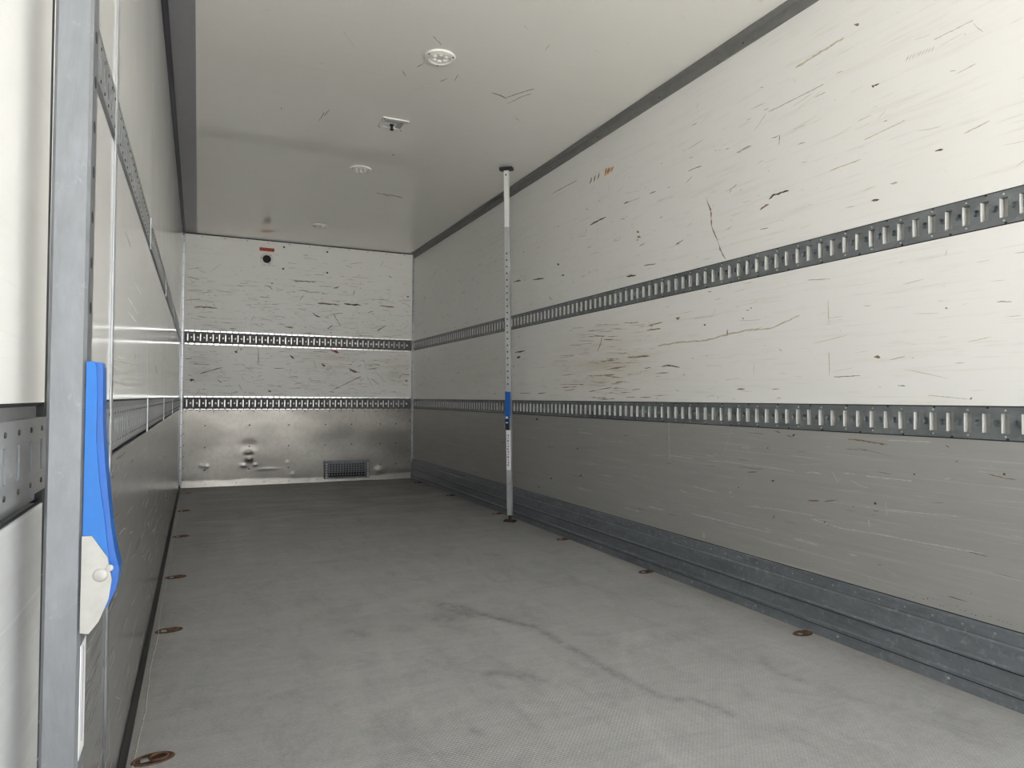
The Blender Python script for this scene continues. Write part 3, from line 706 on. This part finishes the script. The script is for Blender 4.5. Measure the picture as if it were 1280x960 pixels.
# ------------------------------------------------------------------ ceiling fittings
def round_lamp(x, y, label):
    root = empty('ceiling_lamp', (x, y, H)); tag(root, label, 'lamp', 'round ceiling lamps')
    rm = MB().lathe([(0.0765, 0.0), (0.0765, 0.004), (0.073, 0.009), (0.060, 0.011), (0.0565, 0.013), (0.053, 0.011), (0.050, 0.006), (0.0, 0.005)], (0, 0, 0), 'z', 40, -1)
    rm.build('housing', 'white_plastic', root, False)
    for k in range(6):
        a = math.radians(60*k+18)
        MB().lathe([(0.0135, 0.004), (0.0130, 0.008), (0.010, 0.0115), (0.005, 0.0135), (0.001, 0.014)], (0.032*math.cos(a), 0.032*math.sin(a), 0), 'z', 16, -1).build('lens', 'lens', root, True)
    for k in range(3):
        a = math.radians(120*k+82)
        MB().lathe([(0.0050, 0.008), (0.0045, 0.0115), (0.002, 0.0120)], (0.0665*math.cos(a), 0.0665*math.sin(a), 0), 'z', 10, -1).build('screw', 'screw', root)
    return root
round_lamp(1.200, 3.130, 'round white ceiling lamp with six lenses, nearest the viewer')
round_lamp(1.203, 4.920, 'round white ceiling lamp just beyond the square ceiling recess')
round_lamp(1.195, 6.720, 'faint round ceiling lamp farthest away, near the bulkhead')

def square_recess():
    cx, cy, s, hole = 1.203, 4.018, 0.078, 0.056
    root = empty('ceiling_socket', (cx, cy, H)); tag(root, 'square white ceiling plate with a black fitting in its sloping recess', 'ceiling fitting')
    fr = MB(); z = -0.006
    def ring(a, za, b, zb, mb):
        A = [(-a, -a, za), (a, -a, za), (a, a, za), (-a, a, za)]; B = [(-b, -b, zb), (b, -b, zb), (b, b, zb), (-b, b, zb)]
        for i in range(4): mb.quad(A[i], A[(i+1) % 4], B[(i+1) % 4], B[i])
    ring(s, 0.0, s, z, fr); ring(s, z, hole, z, fr); ring(hole, z, hole-0.003, -0.0014, fr)
    fr.build('frame_plate', 'white_plastic', root)
    # shallow sloping tray that ends just under the ceiling skin
    tr = MB(); tr.quad((-hole, -hole, -0.0012), (hole, -hole, -0.0012), (hole, hole, -0.0012), (-hole, hole, -0.0012))
    tr.build('tray', 'label', root)
    tr2 = MB(); tr2.prism([(-hole, -0.0058), (-hole, -0.0014), (-0.012, -0.0014)], lambda p, q, t: (t, p, q), -hole, hole)
    tr2.prism([(hole, -0.0058), (hole, -0.0014), (0.022, -0.0014)], lambda p, q, t: (p, t, q), -hole, hole)
    tr2.build('tray_slope', 'mark_grey', root)
    MB().lathe([(0.013, 0.002), (0.013, 0.010), (0.009, 0.014), (0.009, 0.028), (0.012, 0.030), (0.012, 0.036), (0.005, 0.038)], (-0.004, 0.012, 0), 'z', 14, -1).build('plug', 'black', root)
    for i in (-1, 1):
        for k in (-1, 1): MB().lathe([(0.0048, 0.005), (0.004, 0.0085)], (i*0.067, k*0.067, 0), 'z', 8, -1).build('screw', 'screw', root)
square_recess()

# ------------------------------------------------------------------ bulkhead fittings
p = on(333.5, 324, 'B')
root = empty('wall_port', (p[0], D, p[2])); tag(root, 'round black port in a white flange below the red sticker', 'port')
MB().lathe([(0.066, 0.0), (0.066, 0.004), (0.062, 0.008), (0.044, 0.008), (0.042, 0.004), (0.042, 0.001)], (0, 0, 0), 'y', 32, -1).build('flange_ring', 'white_plastic', root)
MB().lathe([(0.041, 0.001), (0.041, 0.0095), (0.036, 0.011), (0.030, 0.006), (0.0, 0.006)], (0, 0, 0), 'y', 28, -1).build('port_plug', 'black', root)
for a in (0.9, 3.0, 5.2): MB().lathe([(0.006, 0.007), (0.004, 0.0105)], (0.054*math.cos(a), 0, 0.054*math.sin(a)), 'y', 8, -1).build('screw', 'screw', root)
p = on(333.7, 312, 'B')
root = empty('warning_sticker', (p[0], D, p[2])); tag(root, 'small red sticker stuck high on the bulkhead above the round port', 'sticker')
MB().box((-0.074, -0.0012, -0.018), (0.074, -0.0002, 0.018)).build('sticker_sheet', 'red', root)
tx = MB()
for k in range(11):
    x = -0.055+k*0.0095
    tx.box((x, -0.0015, -0.006), (x+0.005, -0.0012, 0.006 if k % 3 else 0.003))
tx.prism([(0.050, -0.011), (0.068, -0.011), (0.059, 0.010)], lambda p_, q, t: (p_, t, q), -0.0015, -0.0012)
stuff(tx.build('sticker_print', 'mark_dark', root))
for (u, v), nm in zip(((355, 309), (409, 315), (354, 336), (409, 341)), ('upper left', 'upper right', 'lower left', 'lower right')):
    p = on(u, v, 'B')
    o = MB().lathe([(0.010, 0.0), (0.010, 0.004), (0.006, 0.005), (0.006, 0.009), (0.003, 0.010)], (0, 0, 0), 'y', 12, -1).build('bolt', 'screw'); o.location = (p[0], D, p[2])
    tag(o, nm+' dark bolt of the four right of the round bulkhead port', 'bolt', 'bulkhead bolts')

def vent():
    a, b = on(405, 576, 'B'), on(461, 595.5, 'B')
    x0, x1, z0, z1 = 1.409, 1.894, 0.034, 0.224
    root = empty('vent_grille', ((x0+x1)/2, D, z0)); tag(root, 'low grey metal vent grille at the foot of the bulkhead', 'vent')
    hw = (x1-x0)/2; h = z1-z0; yb, yf = -0.040, -0.052
    fr = MB(); t = 0.038
    fr.bbox((-hw, yf, 0), (-hw+t, -0.004, h), 0.002); fr.bbox((hw-t, yf, 0), (hw, -0.004, h), 0.002)
    fr.bbox((-hw+t, yf, 0), (hw-t, -0.004, 0.016), 0.002); fr.bbox((-hw+t, yf, h-0.030), (hw-t, -0.004, h), 0.002)
    fr.build('vent_frame', 'vent_metal', root)
    MB().bbox((-hw-0.008, yf-0.003, h-0.001), (hw+0.008, -0.004, h+0.004), 0.001).build('top_flange', 'rail', root)
    MB().box((-hw+t, -0.012, 0.016), (hw-t, -0.006, h-0.030)).build('vent_backing', 'black', root)
    # bars
    for k in range(14):
        x = -hw+t+(2*hw-2*t)*(k+0.5)/14
        MB().bbox((x-0.0075, yb-0.004, 0.060), (x+0.0075, yb+0.006, h-0.030), 0.002).build('bar', 'vent_metal', root)
    for k in range(4):
        z = 0.064+k*0.024
        MB().bbox((-hw+t, yb-0.007, z), (hw-t, yb-0.0045, z+0.009), 0.001).build('cross_bar', 'vent_metal', root)
    dots = MB()
    for k in range(14):
        x = -hw+t+(2*hw-2*t)*(k+0.5)/14
        dots.lathe([(0.005, 0), (0.003, 0.004)], (x, yb+0.012, 0.040), 'y', 8, -1)
    for sx in (-1, 1):
        for k in range(6): dots.lathe([(0.006, 0), (0.004, 0.003)], (sx*(hw-t/2), yf, 0.02+k*0.028), 'y', 8, -1)
    stuff(dots.build('vent_rivets', 'rivet', root))
vent()

# ------------------------------------------------------------------ recessed floor anchors (rusty lashing eyes)
def anchor(x, y, label, side, rot, sc=1.0):
    root = empty('floor_anchor', (x, y, 0.0), rot); tag(root, label, 'floor anchor', 'lashing anchors along the %s floor edge' % side)
    a, b = 0.046*sc, 0.028*sc
    n = 20
    el = [(math.cos(2*math.pi*k/n), math.sin(2*math.pi*k/n)) for k in range(n)]
    rim = MB(); prof = [(1.10, 0.0008), (1.02, 0.004), (0.93, 0.003), (0.88, 0.0006)]
    for i in range(3):
        for k in range(n):
            k2 = (k+1) % n
            rim.quad(*[(a*s_*el[q][0], b*s_*el[q][1], z) for s_, z, q in ((prof[i][0], prof[i][1], k), (prof[i][0], prof[i][1], k2), (prof[i+1][0], prof[i+1][1], k2), (prof[i+1][0], prof[i+1][1], k))])
    rim.build('anchor_rim', 'rust', root)
    MB().add([(a*0.9*c, b*0.9*s_, 0.0009) for c, s_ in el], [tuple(range(n))]).build('anchor_cup', 'rust_dark', root)
    ring = MB(); R_, r_ = b*0.62, 0.0032
    for k in range(14):
        for jj in range(6):
            def pt_(k_, j_):
                A = 2*math.pi*k_/14; B = 2*math.pi*j_/6
                return (a*0.28+(R_+r_*math.cos(B))*math.cos(A)*1.2, (R_+r_*math.cos(B))*math.sin(A), 0.0042+r_*math.sin(B))
            ring.quad(pt_(k, jj), pt_(k+1, jj), pt_(k+1, jj+1), pt_(k, jj+1))
    ring.build('lashing_ring', 'rust', root, True)
    MB().bbox((-a*0.62, -b*0.28, 0.001), (-a*0.15, b*0.28, 0.0045), 0.001).build('pivot', 'zinc', root)
YA = [1.962, 3.005, 3.873, 4.977, 6.073, 7.163]
ordn = ['nearest', 'second', 'third', 'fourth', 'fifth', 'farthest']
for i, y in enumerate(YA):
    anchor(0.072, y, '%s rusty recessed anchor along the left floor edge%s' % (ordn[i], ', beside the black seal'), 'left', 0.12)
YB = [1.985, 3.02, 3.93, 5.00, 6.10, 7.15]
for i, y in enumerate(YB):
    anchor(2.330, y, '%s rusty recessed anchor along the right floor edge%s' % (ordn[i], ', beside the kick rail'), 'right', 0.05, 0.92)

# ------------------------------------------------------------------ scuffs, scratches and crayon marks on the linings
class Marks:
    def __init__(s, plane, parent): s.pl = plane; s.par = parent; s.b = {}
    def off(s, mat): return 0.00035
    def poly(s, mat, px, w, jag=0.35):
        """polyline in photo pixels, w = width in photo pixels"""
        mb = s.b.setdefault(mat, MB()); P = []
        for a, b in zip(px[:-1], px[1:]):
            a, b = np.array(a, float), np.array(b, float); n = max(1, int(np.hypot(*(b-a))/3))
            P += [a+(b-a)*k/n for k in range(n)]
        P.append(np.array(px[-1], float)); d = P[-1]-P[0] if len(P) > 1 else np.array([1, 0])
        nrm = np.array([-d[1], d[0]])/max(1e-6, np.hypot(*d)); prev = None
        for i, q in enumerate(P):
            e = min(i, len(P)-1-i); ww = w*0.5*(0.35 if e == 0 else 1)*(1+RNG.uniform(-jag, jag)); jt = nrm*RNG.uniform(-0.3, 0.3)*w
            cur = (on(*(q+nrm*ww+jt), s.pl, s.off(mat)), on(*(q-nrm*ww+jt), s.pl, s.off(mat)))
            if prev: mb.quad(prev[0], cur[0], cur[1], prev[1])
            prev = cur
    def blob(s, mat, u, v, r, e=1.0):
        mb = s.b.setdefault(mat, MB()); n = 9; r *= 0.62
        for q in range(3):
            du, dv, k_ = RNG.uniform(-1.1, 1.1)*r*e, RNG.uniform(-0.9, 0.9)*r, (1.0, 0.6, 0.4)[q]
            if q == 0: du = dv = 0
            mb.add([on(u+du+k_*r*e*math.cos(6.283*k/n)*RNG.uniform(0.45, 1.25), v+dv+k_*r*math.sin(6.283*k/n)*RNG.uniform(0.45, 1.25), s.pl, s.off(mat)+0.00002*q) for k in range(n)], [tuple(range(n))])
    def streak(s, mat, c, length, width, ang, curve=0.0):
        """mark in metres on the plane at (along, up)"""
        mb = s.b.setdefault(mat, MB()); n = max(2, min(7, int(length/0.02)+2)); ca, sa = math.cos(ang), math.sin(ang); prev = None
        for i in range(n):
            t = i/(n-1)-0.5; ww = width*0.5*(0.3 if i in (0, n-1) else RNG.uniform(0.6, 1.2)); y_ = curve*length*t*t+RNG.uniform(-0.3, 0.3)*width
            pts = []
            for sg in (1, -1):
                a = c[0]+ca*t*length-sa*(y_+sg*ww); b = c[1]+sa*t*length+ca*(y_+sg*ww)
                pts.append({'R': (W-s.off(mat), a, b), 'L': (s.off(mat), a, b), 'B': (a, D-s.off(mat), b), 'C': (a, b, H-s.off(mat))}[s.pl])
            if prev: mb.quad(prev[0], pts[0], pts[1], prev[1])
            prev = pts
    def build(s, name='scuff_marks'):
        for mat, mb in s.b.items(): stuff(mb.build(name, mat, s.par))

def rnd_marks(mk, n, a0, a1, b0, b1, mats, lmed, wmed, angsd, avoid=(), dens=None):
    k = 0
    while k < n:
        a, b = RNG.uniform(a0, a1), RNG.uniform(b0, b1)
        if any(lo-0.012 < b < hi+0.012 for lo, hi in avoid): continue
        if dens and RNG.random() > dens(a, b): continue
        L = lmed*math.exp(RNG.gauss(0, 0.75)); w = wmed*math.exp(RNG.gauss(0, 0.45))
        L = min(L, 0.16)
        ang = RNG.gauss(0, angsd) if RNG.random() > 0.12 else RNG.uniform(-1.5, 1.5)
        c = sum(w_ for _, w_ in mats)*RNG.random(); mat = mats[-1][0]
        for m_, w_ in mats:
            c -= w_
            if c <= 0: mat = m_; break
        hz = L/2*abs(math.sin(ang))+w
        if any(lo-0.006 < b+hz and b-hz < hi+0.006 for lo, hi in avoid): continue
        mk.streak(mat, (a, b), L, w, ang, RNG.uniform(-0.25, 0.25) if L < 0.04 else RNG.uniform(-0.05, 0.05)); k += 1

R_ = Marks('R', wr)
sp = R_.poly
sp('mark_dark', [(737.5, 281.7), (757, 270.8)], 1.6); sp('mark_brown', [(690, 242), (722, 225)], 0.6); sp('mark_grey', [(780, 255), (800, 247)], 0.8); sp('mark_brown', [(780, 255), (786, 252)], 1.6)
for k in range(5): sp('mark_orange', [(756+k*2.1, 220-k*1.3), (758.5+k*2.1, 210-k*0.6)], 1.7)
for x, y in ((738, 226), (743, 223), (748, 220)): sp('mark_brown', [(x-1, y+4), (x+1.5, y-4)], 1.8)
sp('mark_brown', [(882.5, 246), (884, 252.5), (888, 261), (889, 270), (889.5, 282.5), (892.5, 290), (897.5, 302.5), (902, 316), (907, 324)], 1.0, 0.8)
R_.blob('mark_dark', 888, 262, 2.0); R_.blob('mark_brown', 900, 312, 1.6); R_.blob('mark_brown', 797, 290, 2.6); R_.blob('mark_brown', 798, 296, 3.0); R_.blob('mark_grey', 797, 300, 2)
sp('mark_dark', [(961, 249), (967, 244), (976, 241), (986, 238)], 1.8); sp('mark_brown', [(950, 262), (961, 255)], 2); sp('mark_dark', [(950, 287), (960, 284.5)], 0.9)
R_.blob('mark_dark', 698, 330.5, 2.2); sp('mark_dark', [(666, 350), (680, 348)], 1.6); sp('mark_dark', [(783, 346), (795, 344)], 2.2); R_.blob('mark_dark', 704, 344, 1.6, 1.8)
sp('mark_dark', [(642, 352), (651, 351)], 1.5); sp('mark_brown', [(812, 242), (820, 239)], 1.1); sp('mark_brown', [(844, 306), (854, 300)], 1.2); sp('mark_brown', [(805, 332), (820, 330)], 1.3)
sp('mark_brown', [(860, 214), (877, 207)], 0.7); sp('mark_brown', [(862, 197), (866, 196)], 1.5); sp('mark_grey', [(921, 191), (939, 182)], 1.8); sp('mark_grey', [(912, 242), (914, 236), (921, 230)], 1.2)
R_.blob('mark_brown', 1071, 31, 2.4, 1.8); sp('mark_tan', [(994, 85), (1055, 47)], 2.0); R_.blob('mark_dark', 1091, 108, 2.6); sp('mark_dark', [(1091, 108), (1099, 104)], 1.6)
sp('mark_dark', [(1169, 189.3), (1179, 186.8)], 2.2); sp('mark_grey', [(1113, 230), (1122, 228)], 2.4); sp('mark_grey', [(1217, 29), (1220, 33), (1229, 40)], 1.0); sp('mark_dark', [(1105, 152), (1109, 151)], 1.3)
for k in range(9): sp('mark_tan', [(1132+k*4, 77-k*1.6), (1136+k*4, 69-k*1.4)], 1.1)
sp('mark_tan', [(1167, 50), (1217, 25)], 1.0); sp('mark_tan', [(1205, 167), (1237, 151)], 1.2); sp('mark_tan', [(1080, 175), (1132, 150)], 1.0); sp('mark_grey', [(1018, 122), (1032, 115)], 0.9)
sp('mark_grey', [(960, 140), (985, 128), (1030, 105)], 1.0); sp('mark_dark', [(1089, 251), (1099, 249)], 2.0); R_.blob('mark_brown', 1093, 250.5, 2, 2)
sp('mark_brown', [(1042, 471.3), (1075, 469.5)], 0.9); R_.blob('mark_brown', 1096, 446, 3.0, 2.0); sp('mark_grey', [(1112, 450), (1132, 445)], 0.9); sp('mark_brown', [(1122, 482), (1132, 482.5)], 1.1)
R_.blob('mark_brown', 1214, 498, 2.2); sp('mark_tan', [(1160, 494), (1211, 499)], 0.8); sp('mark_tan', [(1035, 375), (1036, 405)], 0.8); sp('mark_brown', [(1246, 377), (1265, 377)], 0.9); R_.blob('mark_brown', 1183, 385, 1.6, 1.4)
sp('mark_dark', [(827, 458.3), (833, 457), (842, 457.3), (850, 459)], 1.6); sp('mark_brown', [(784, 447), (795, 446), (811, 445)], 1.3); sp('mark_dark', [(644, 441), (656, 438.5)], 1.5); R_.blob('mark_dark', 648, 447, 2.6, 1.5)
sp('mark_brown', [(753, 421), (750, 431), (747, 439)], 0.9); sp('mark_brown', [(811, 407), (828, 403)], 1.3); sp('mark_brown', [(808, 413), (826, 410.5)], 1.2)
R_.blob('mark_dark', 881, 406, 1.8, 1.3); R_.blob('mark_brown', 847, 398, 3); R_.blob('mark_dark', 929, 398, 1.4); R_.blob('mark_dark', 939, 385, 1.3); sp('mark_brown', [(909, 412), (909, 420)], 1.3)
sp('mark_dark', [(921, 486.5), (931, 486.3)], 1.3); sp('mark_brown', [(965, 486.5), (974, 486.3)], 0.9); sp('mark_dark', [(971, 497.5), (976, 497.5)], 1.2)
sp('mark_tan', [(822, 432), (850, 428), (880, 426), (910, 418), (942, 411)], 1.8); sp('mark_tan', [(942, 413), (965, 410), (1000, 394)], 1.4); sp('mark_tan', [(1036, 440), (1037, 470)], 0.9)
for pts in ([(750, 452), (768, 450)], [(755, 462), (775, 460)], [(735, 470), (760, 469)], [(742, 478), (757, 478.5)], [(700, 481), (730, 480.5)], [(745, 488), (765, 484)], [(736, 497), (758, 497)], [(650, 491.5), (664, 491.5)], [(672, 491.8), (683, 491)], [(735, 421), (757, 420)], [(757, 470), (775, 472)]):
    sp('mark_brown', pts, 0.7, 0.7)
for i in range(130):
    u, v = RNG.gauss(755, 34), RNG.uniform(402, 500)
    sp(RNG.choice(['mark_brown', 'mark_tan', 'mark_tan']), [(u, v), (u+RNG.uniform(4, 20), v-RNG.uniform(-0.5, 1.8))], RNG.uniform(0.3, 0.75), 0.7)
# grey kick panel of the right wall
for pts, w in (([(1007, 591), (1018, 590.3), (1026, 592.5)], 1.2), ([(1040, 589), (1047, 602), (1054, 595)], 0.8), ([(1053, 591), (1070, 593)], 1.1), ([(1082, 595), (1110, 598), (1140, 601)], 1.4), ([(1110, 550), (1165, 552.5)], 1.0),
               ([(883, 575), (920, 579), (960, 584), (993, 589)], 1.1), ([(889, 571), (895, 567), (899, 571)], 0.8), ([(880, 645), (920, 656), (964, 666)], 1.1), ([(992, 673), (1024, 682.5)], 1.5), ([(1062, 692), (1071, 695.5)], 1.8),
               ([(930, 632), (975, 637), (1020, 645)], 0.9), ([(1013, 648), (1050, 660), (1100, 668), (1150, 678), (1230, 692)], 1.2), ([(1085, 650), (1087, 658)], 2.0), ([(1107, 626), (1109, 645)], 0.9), ([(1110, 637), (1150, 641), (1200, 646)], 1.0),
               ([(722, 540), (741, 542.5)], 1.1), ([(735, 580), (743, 580.5)], 1.3), ([(753, 593), (766, 597)], 1.0), ([(720, 609), (740, 614)], 1.0), ([(779, 634), (800, 640)], 1.1), ([(810, 633), (832, 638)], 1.4), ([(867, 608), (897, 616)], 1.1),
               ([(864, 642), (900, 651)], 1.3), ([(879, 664), (880, 673)], 2.0), ([(836, 524), (837, 580)], 0.8), ([(836, 569), (866, 573.5)], 1.1), ([(882, 569), (893, 571)], 0.8), ([(1180, 600), (1187, 597)], 1.2), ([(1238, 582), (1242, 586)], 1.6),
               ([(956, 659), (964, 664), (960, 668)], 1.0), ([(1063, 600), (1075, 607), (1086, 610)], 0.8), ([(980, 705), (1030, 717)], 0.8)):
    sp('mark_white', pts, w, 0.5)
for pts, w in (([(1060, 549), (1080, 551), (1109, 556)], 1.8), ([(1010, 626), (1024, 626)], 2.0), ([(1030, 627), (1044, 625.5)], 1.3), ([(1235, 592), (1252, 597), (1270, 600)], 1.0), ([(969, 539), (976, 541)], 1.2), ([(983, 544), (991, 546)], 1.3), ([(1211, 690), (1235, 696)], 1.1), ([(1058, 561), (1085, 563)], 0.8)):
    sp('mark_brown', pts, w, 0.5)
for u, v, r in ((992, 544, 2.0), (966.5, 601, 2.0), (1094, 629, 2.6), (1255, 592.5, 2.6), (1143, 593, 1.8), (671, 524, 2.2), (726, 594.5, 1.8), (689, 598, 1.6), (722, 561, 1.4), (1031, 653, 1.5), (1035, 656, 1.2), (923, 609, 1.2), (960, 560, 1.3), (1067, 633, 1.2)): R_.blob('mark_dark', u, v, r, 1.2)
R_.blob('mark_tan', 913, 615, 3.0, 0.9); R_.blob('mark_tan', 915, 621, 2.0, 0.7)
for i in range(26): R_.blob('mark_dark', 1140+i*5+RNG.uniform(-2, 2), 744+i*1.45+RNG.uniform(-3, 3), RNG.uniform(0.5, 1.2))
AV = [RU, RL, (0.0, 0.24)]
far = lambda a, b: 0.25+0.75*min(1, max(0, (a-1.5)/3.0))
rnd_marks(R_, 700, 0.8, 7.55, 0.9, 2.2, [('mark_dark', 1.6), ('mark_brown', 2.5), ('mark_grey', 3), ('mark_tan', 3)], 0.014, 0.0026, 0.15, AV, far)
rnd_marks(R_, 130, 0.8, 7.55, 2.0, 2.48, [('mark_dark', 0.7), ('mark_brown', 1.5), ('mark_grey', 3), ('mark_tan', 3)], 0.014, 0.0022, 0.15, AV, far)
rnd_marks(R_, 420, 0.8, 7.55, 0.9, 2.3, [('mark_grey', 1.5), ('mark_tan', 5)], 0.045, 0.0013, 0.10, AV)
rnd_marks(R_, 260, 0.8, 7.5, 0.25, 0.78, [('mark_white', 6), ('mark_dark', 1)], 0.06, 0.0013, 0.07, AV)
rnd_marks(R_, 60, 0.8, 7.5, 0.25, 0.78, [('mark_dark', 1)], 0.008, 0.004, 0.6, AV)
R_.build()

B_ = Marks('B', wb); sp = B_.poly
for pts, w, mt in (([(243, 383.6), (258, 384), (272, 385)], 1.5, 'mark_brown'), ([(396.5, 379), (410, 380), (425, 381)], 1.4, 'mark_brown'), ([(430, 380), (451.5, 381.7)], 1.8, 'mark_dark'), ([(474, 382), (493, 384)], 1.2, 'mark_brown'),
                   ([(391, 391), (394, 394), (400.5, 396.6)], 1.6, 'mark_dark'), ([(471, 413), (483, 406.7)], 1.6, 'mark_grey'), ([(460, 391), (467, 389)], 1.3, 'mark_brown'), ([(250, 467), (278.6, 459)], 0.8, 'mark_dark'),
                   ([(362.6, 444), (367.5, 449)], 1.6, 'mark_dark'), ([(437, 461), (446, 466)], 2.4, 'mark_brown'), ([(418, 486.6), (452, 470)], 0.7, 'mark_brown'), ([(464, 473.6), (474, 480.6)], 0.9, 'mark_brown'), ([(323, 436), (323, 457)], 0.7, 'mark_brown'),
                   ([(272, 475), (277, 478)], 1.6, 'mark_dark'), ([(414, 438.6), (423.6, 440.6)], 2.8, 'mark_pink'), ([(331, 356.5), (336, 358), (341, 362)], 0.7, 'mark_pink'), ([(368, 351), (395, 352.5)], 1.1, 'mark_brown'), ([(442.5, 363), (442.5, 368)], 1.4, 'mark_dark'),
                   ([(486, 345), (490, 347)], 1.5, 'mark_dark'), ([(356, 408), (367, 410)], 1.3, 'mark_brown'), ([(409, 412), (416, 406)], 0.8, 'mark_brown'), ([(417, 360), (424, 358.5)], 1.4, 'mark_brown'), ([(472, 414), (478, 410)], 1.6, 'mark_brown'),
                   ([(448, 458), (452, 456)], 1.2, 'mark_brown')):
    sp(mt, pts, w, 0.5)
for u, v, r, mt in ((239, 475, 2.6, 'mark_dark'), (295, 440, 2.0, 'mark_dark'), (301, 437, 2.2, 'mark_grey'), (340, 354, 1.5, 'mark_pink'), (405, 457, 2.0, 'mark_dark'), (403, 455, 1.8, 'mark_brown'), (337, 489, 2.0, 'mark_brown'), (508, 476, 1.6, 'mark_brown'), (510, 371, 1.4, 'mark_dark')): B_.blob(mt, u, v, r, 1.5)
AVB = [BU, BL]
dn = lambda a, b: 1.0 if b < 2.1 else 0.35
rnd_marks(B_, 700, 0.05, 2.34, 0.93, 2.45, [('mark_dark', 1.5), ('mark_brown', 4), ('mark_grey', 4), ('mark_tan', 3)], 0.028, 0.0032, 0.10, AVB, dn)
rnd_marks(B_, 380, 0.05, 2.34, 0.93, 2.3, [('mark_grey', 3), ('mark_tan', 3)], 0.08, 0.003, 0.06, AVB, dn)
B_.build()

L_ = Marks('L', wl); sp = L_.poly
for pts in ([(146, 446), (156, 448)], [(142, 448), (160, 455), (170, 458)], [(142, 456), (148, 465), (160, 467)], [(145, 476), (152, 479)], [(160, 372), (172, 392)], [(160, 390), (170, 402)], [(155, 285), (165, 310)], [(168, 352), (176, 368)]): sp('mark_white', pts, 1.2)
for pts in ([(169, 443), (169, 449)], [(174, 443), (174, 448)], [(195, 457), (196, 468)]): sp('mark_dark', pts, 0.9)
rnd_marks(L_, 260, 0.7, 5.0, 0.05, 0.76, [('mark_white', 1)], 0.12, 0.0011, 0.07, [LL, LU])
rnd_marks(L_, 80, 0.7, 6.5, 0.95, 2.4, [('mark_grey', 2), ('mark_tan', 2), ('mark_dark', 1)], 0.03, 0.0018, 0.4, [LL, LU])
L_.build()

C_ = Marks('C', ce); sp = C_.poly
for pts, w, mt in (([(615, 116), (624, 119), (634, 123)], 1.1, 'mark_brown'), ([(633, 122), (650, 116), (668, 111)], 0.7, 'mark_brown'), ([(634, 130), (652, 121), (664, 117)], 0.6, 'mark_brown'), ([(503, 88), (507, 95)], 1.1, 'mark_brown'), ([(521, 84), (530, 79)], 0.8, 'mark_brown'),
                   ([(541, 45), (552, 56)], 0.7, 'mark_brown'), ([(568, 101), (573, 93)], 0.8, 'mark_brown'), ([(550, 102), (560, 98)], 0.7, 'mark_brown'), ([(643, 147), (650, 151)], 1.0, 'mark_grey'), ([(398, 152), (406, 140)], 0.8, 'mark_brown'), ([(405, 145), (412, 137)], 0.8, 'mark_brown'),
                   ([(400, 78), (405, 80)], 1.2, 'mark_grey'), ([(478, 242), (503, 247)], 0.8, 'mark_brown'), ([(490, 194), (493, 193.5)], 1.6, 'mark_dark'), ([(533, 247), (538, 250)], 1.0, 'mark_grey'), ([(681, 63), (688, 55)], 0.8, 'mark_grey'), ([(351, 134), (352, 137)], 1.8, 'mark_dark'), ([(784, 55), (788, 51)], 0.9, 'mark_grey'),
                   ([(470, 241), (490, 246)], 0.6, 'mark_brown')): sp(mt, pts, w)
rnd_marks(C_, 130, 0.2, 2.3, 2.0, 7.4, [('mark_grey', 3), ('mark_tan', 3), ('mark_brown', 1)], 0.03, 0.0018, 0.5)
C_.build()
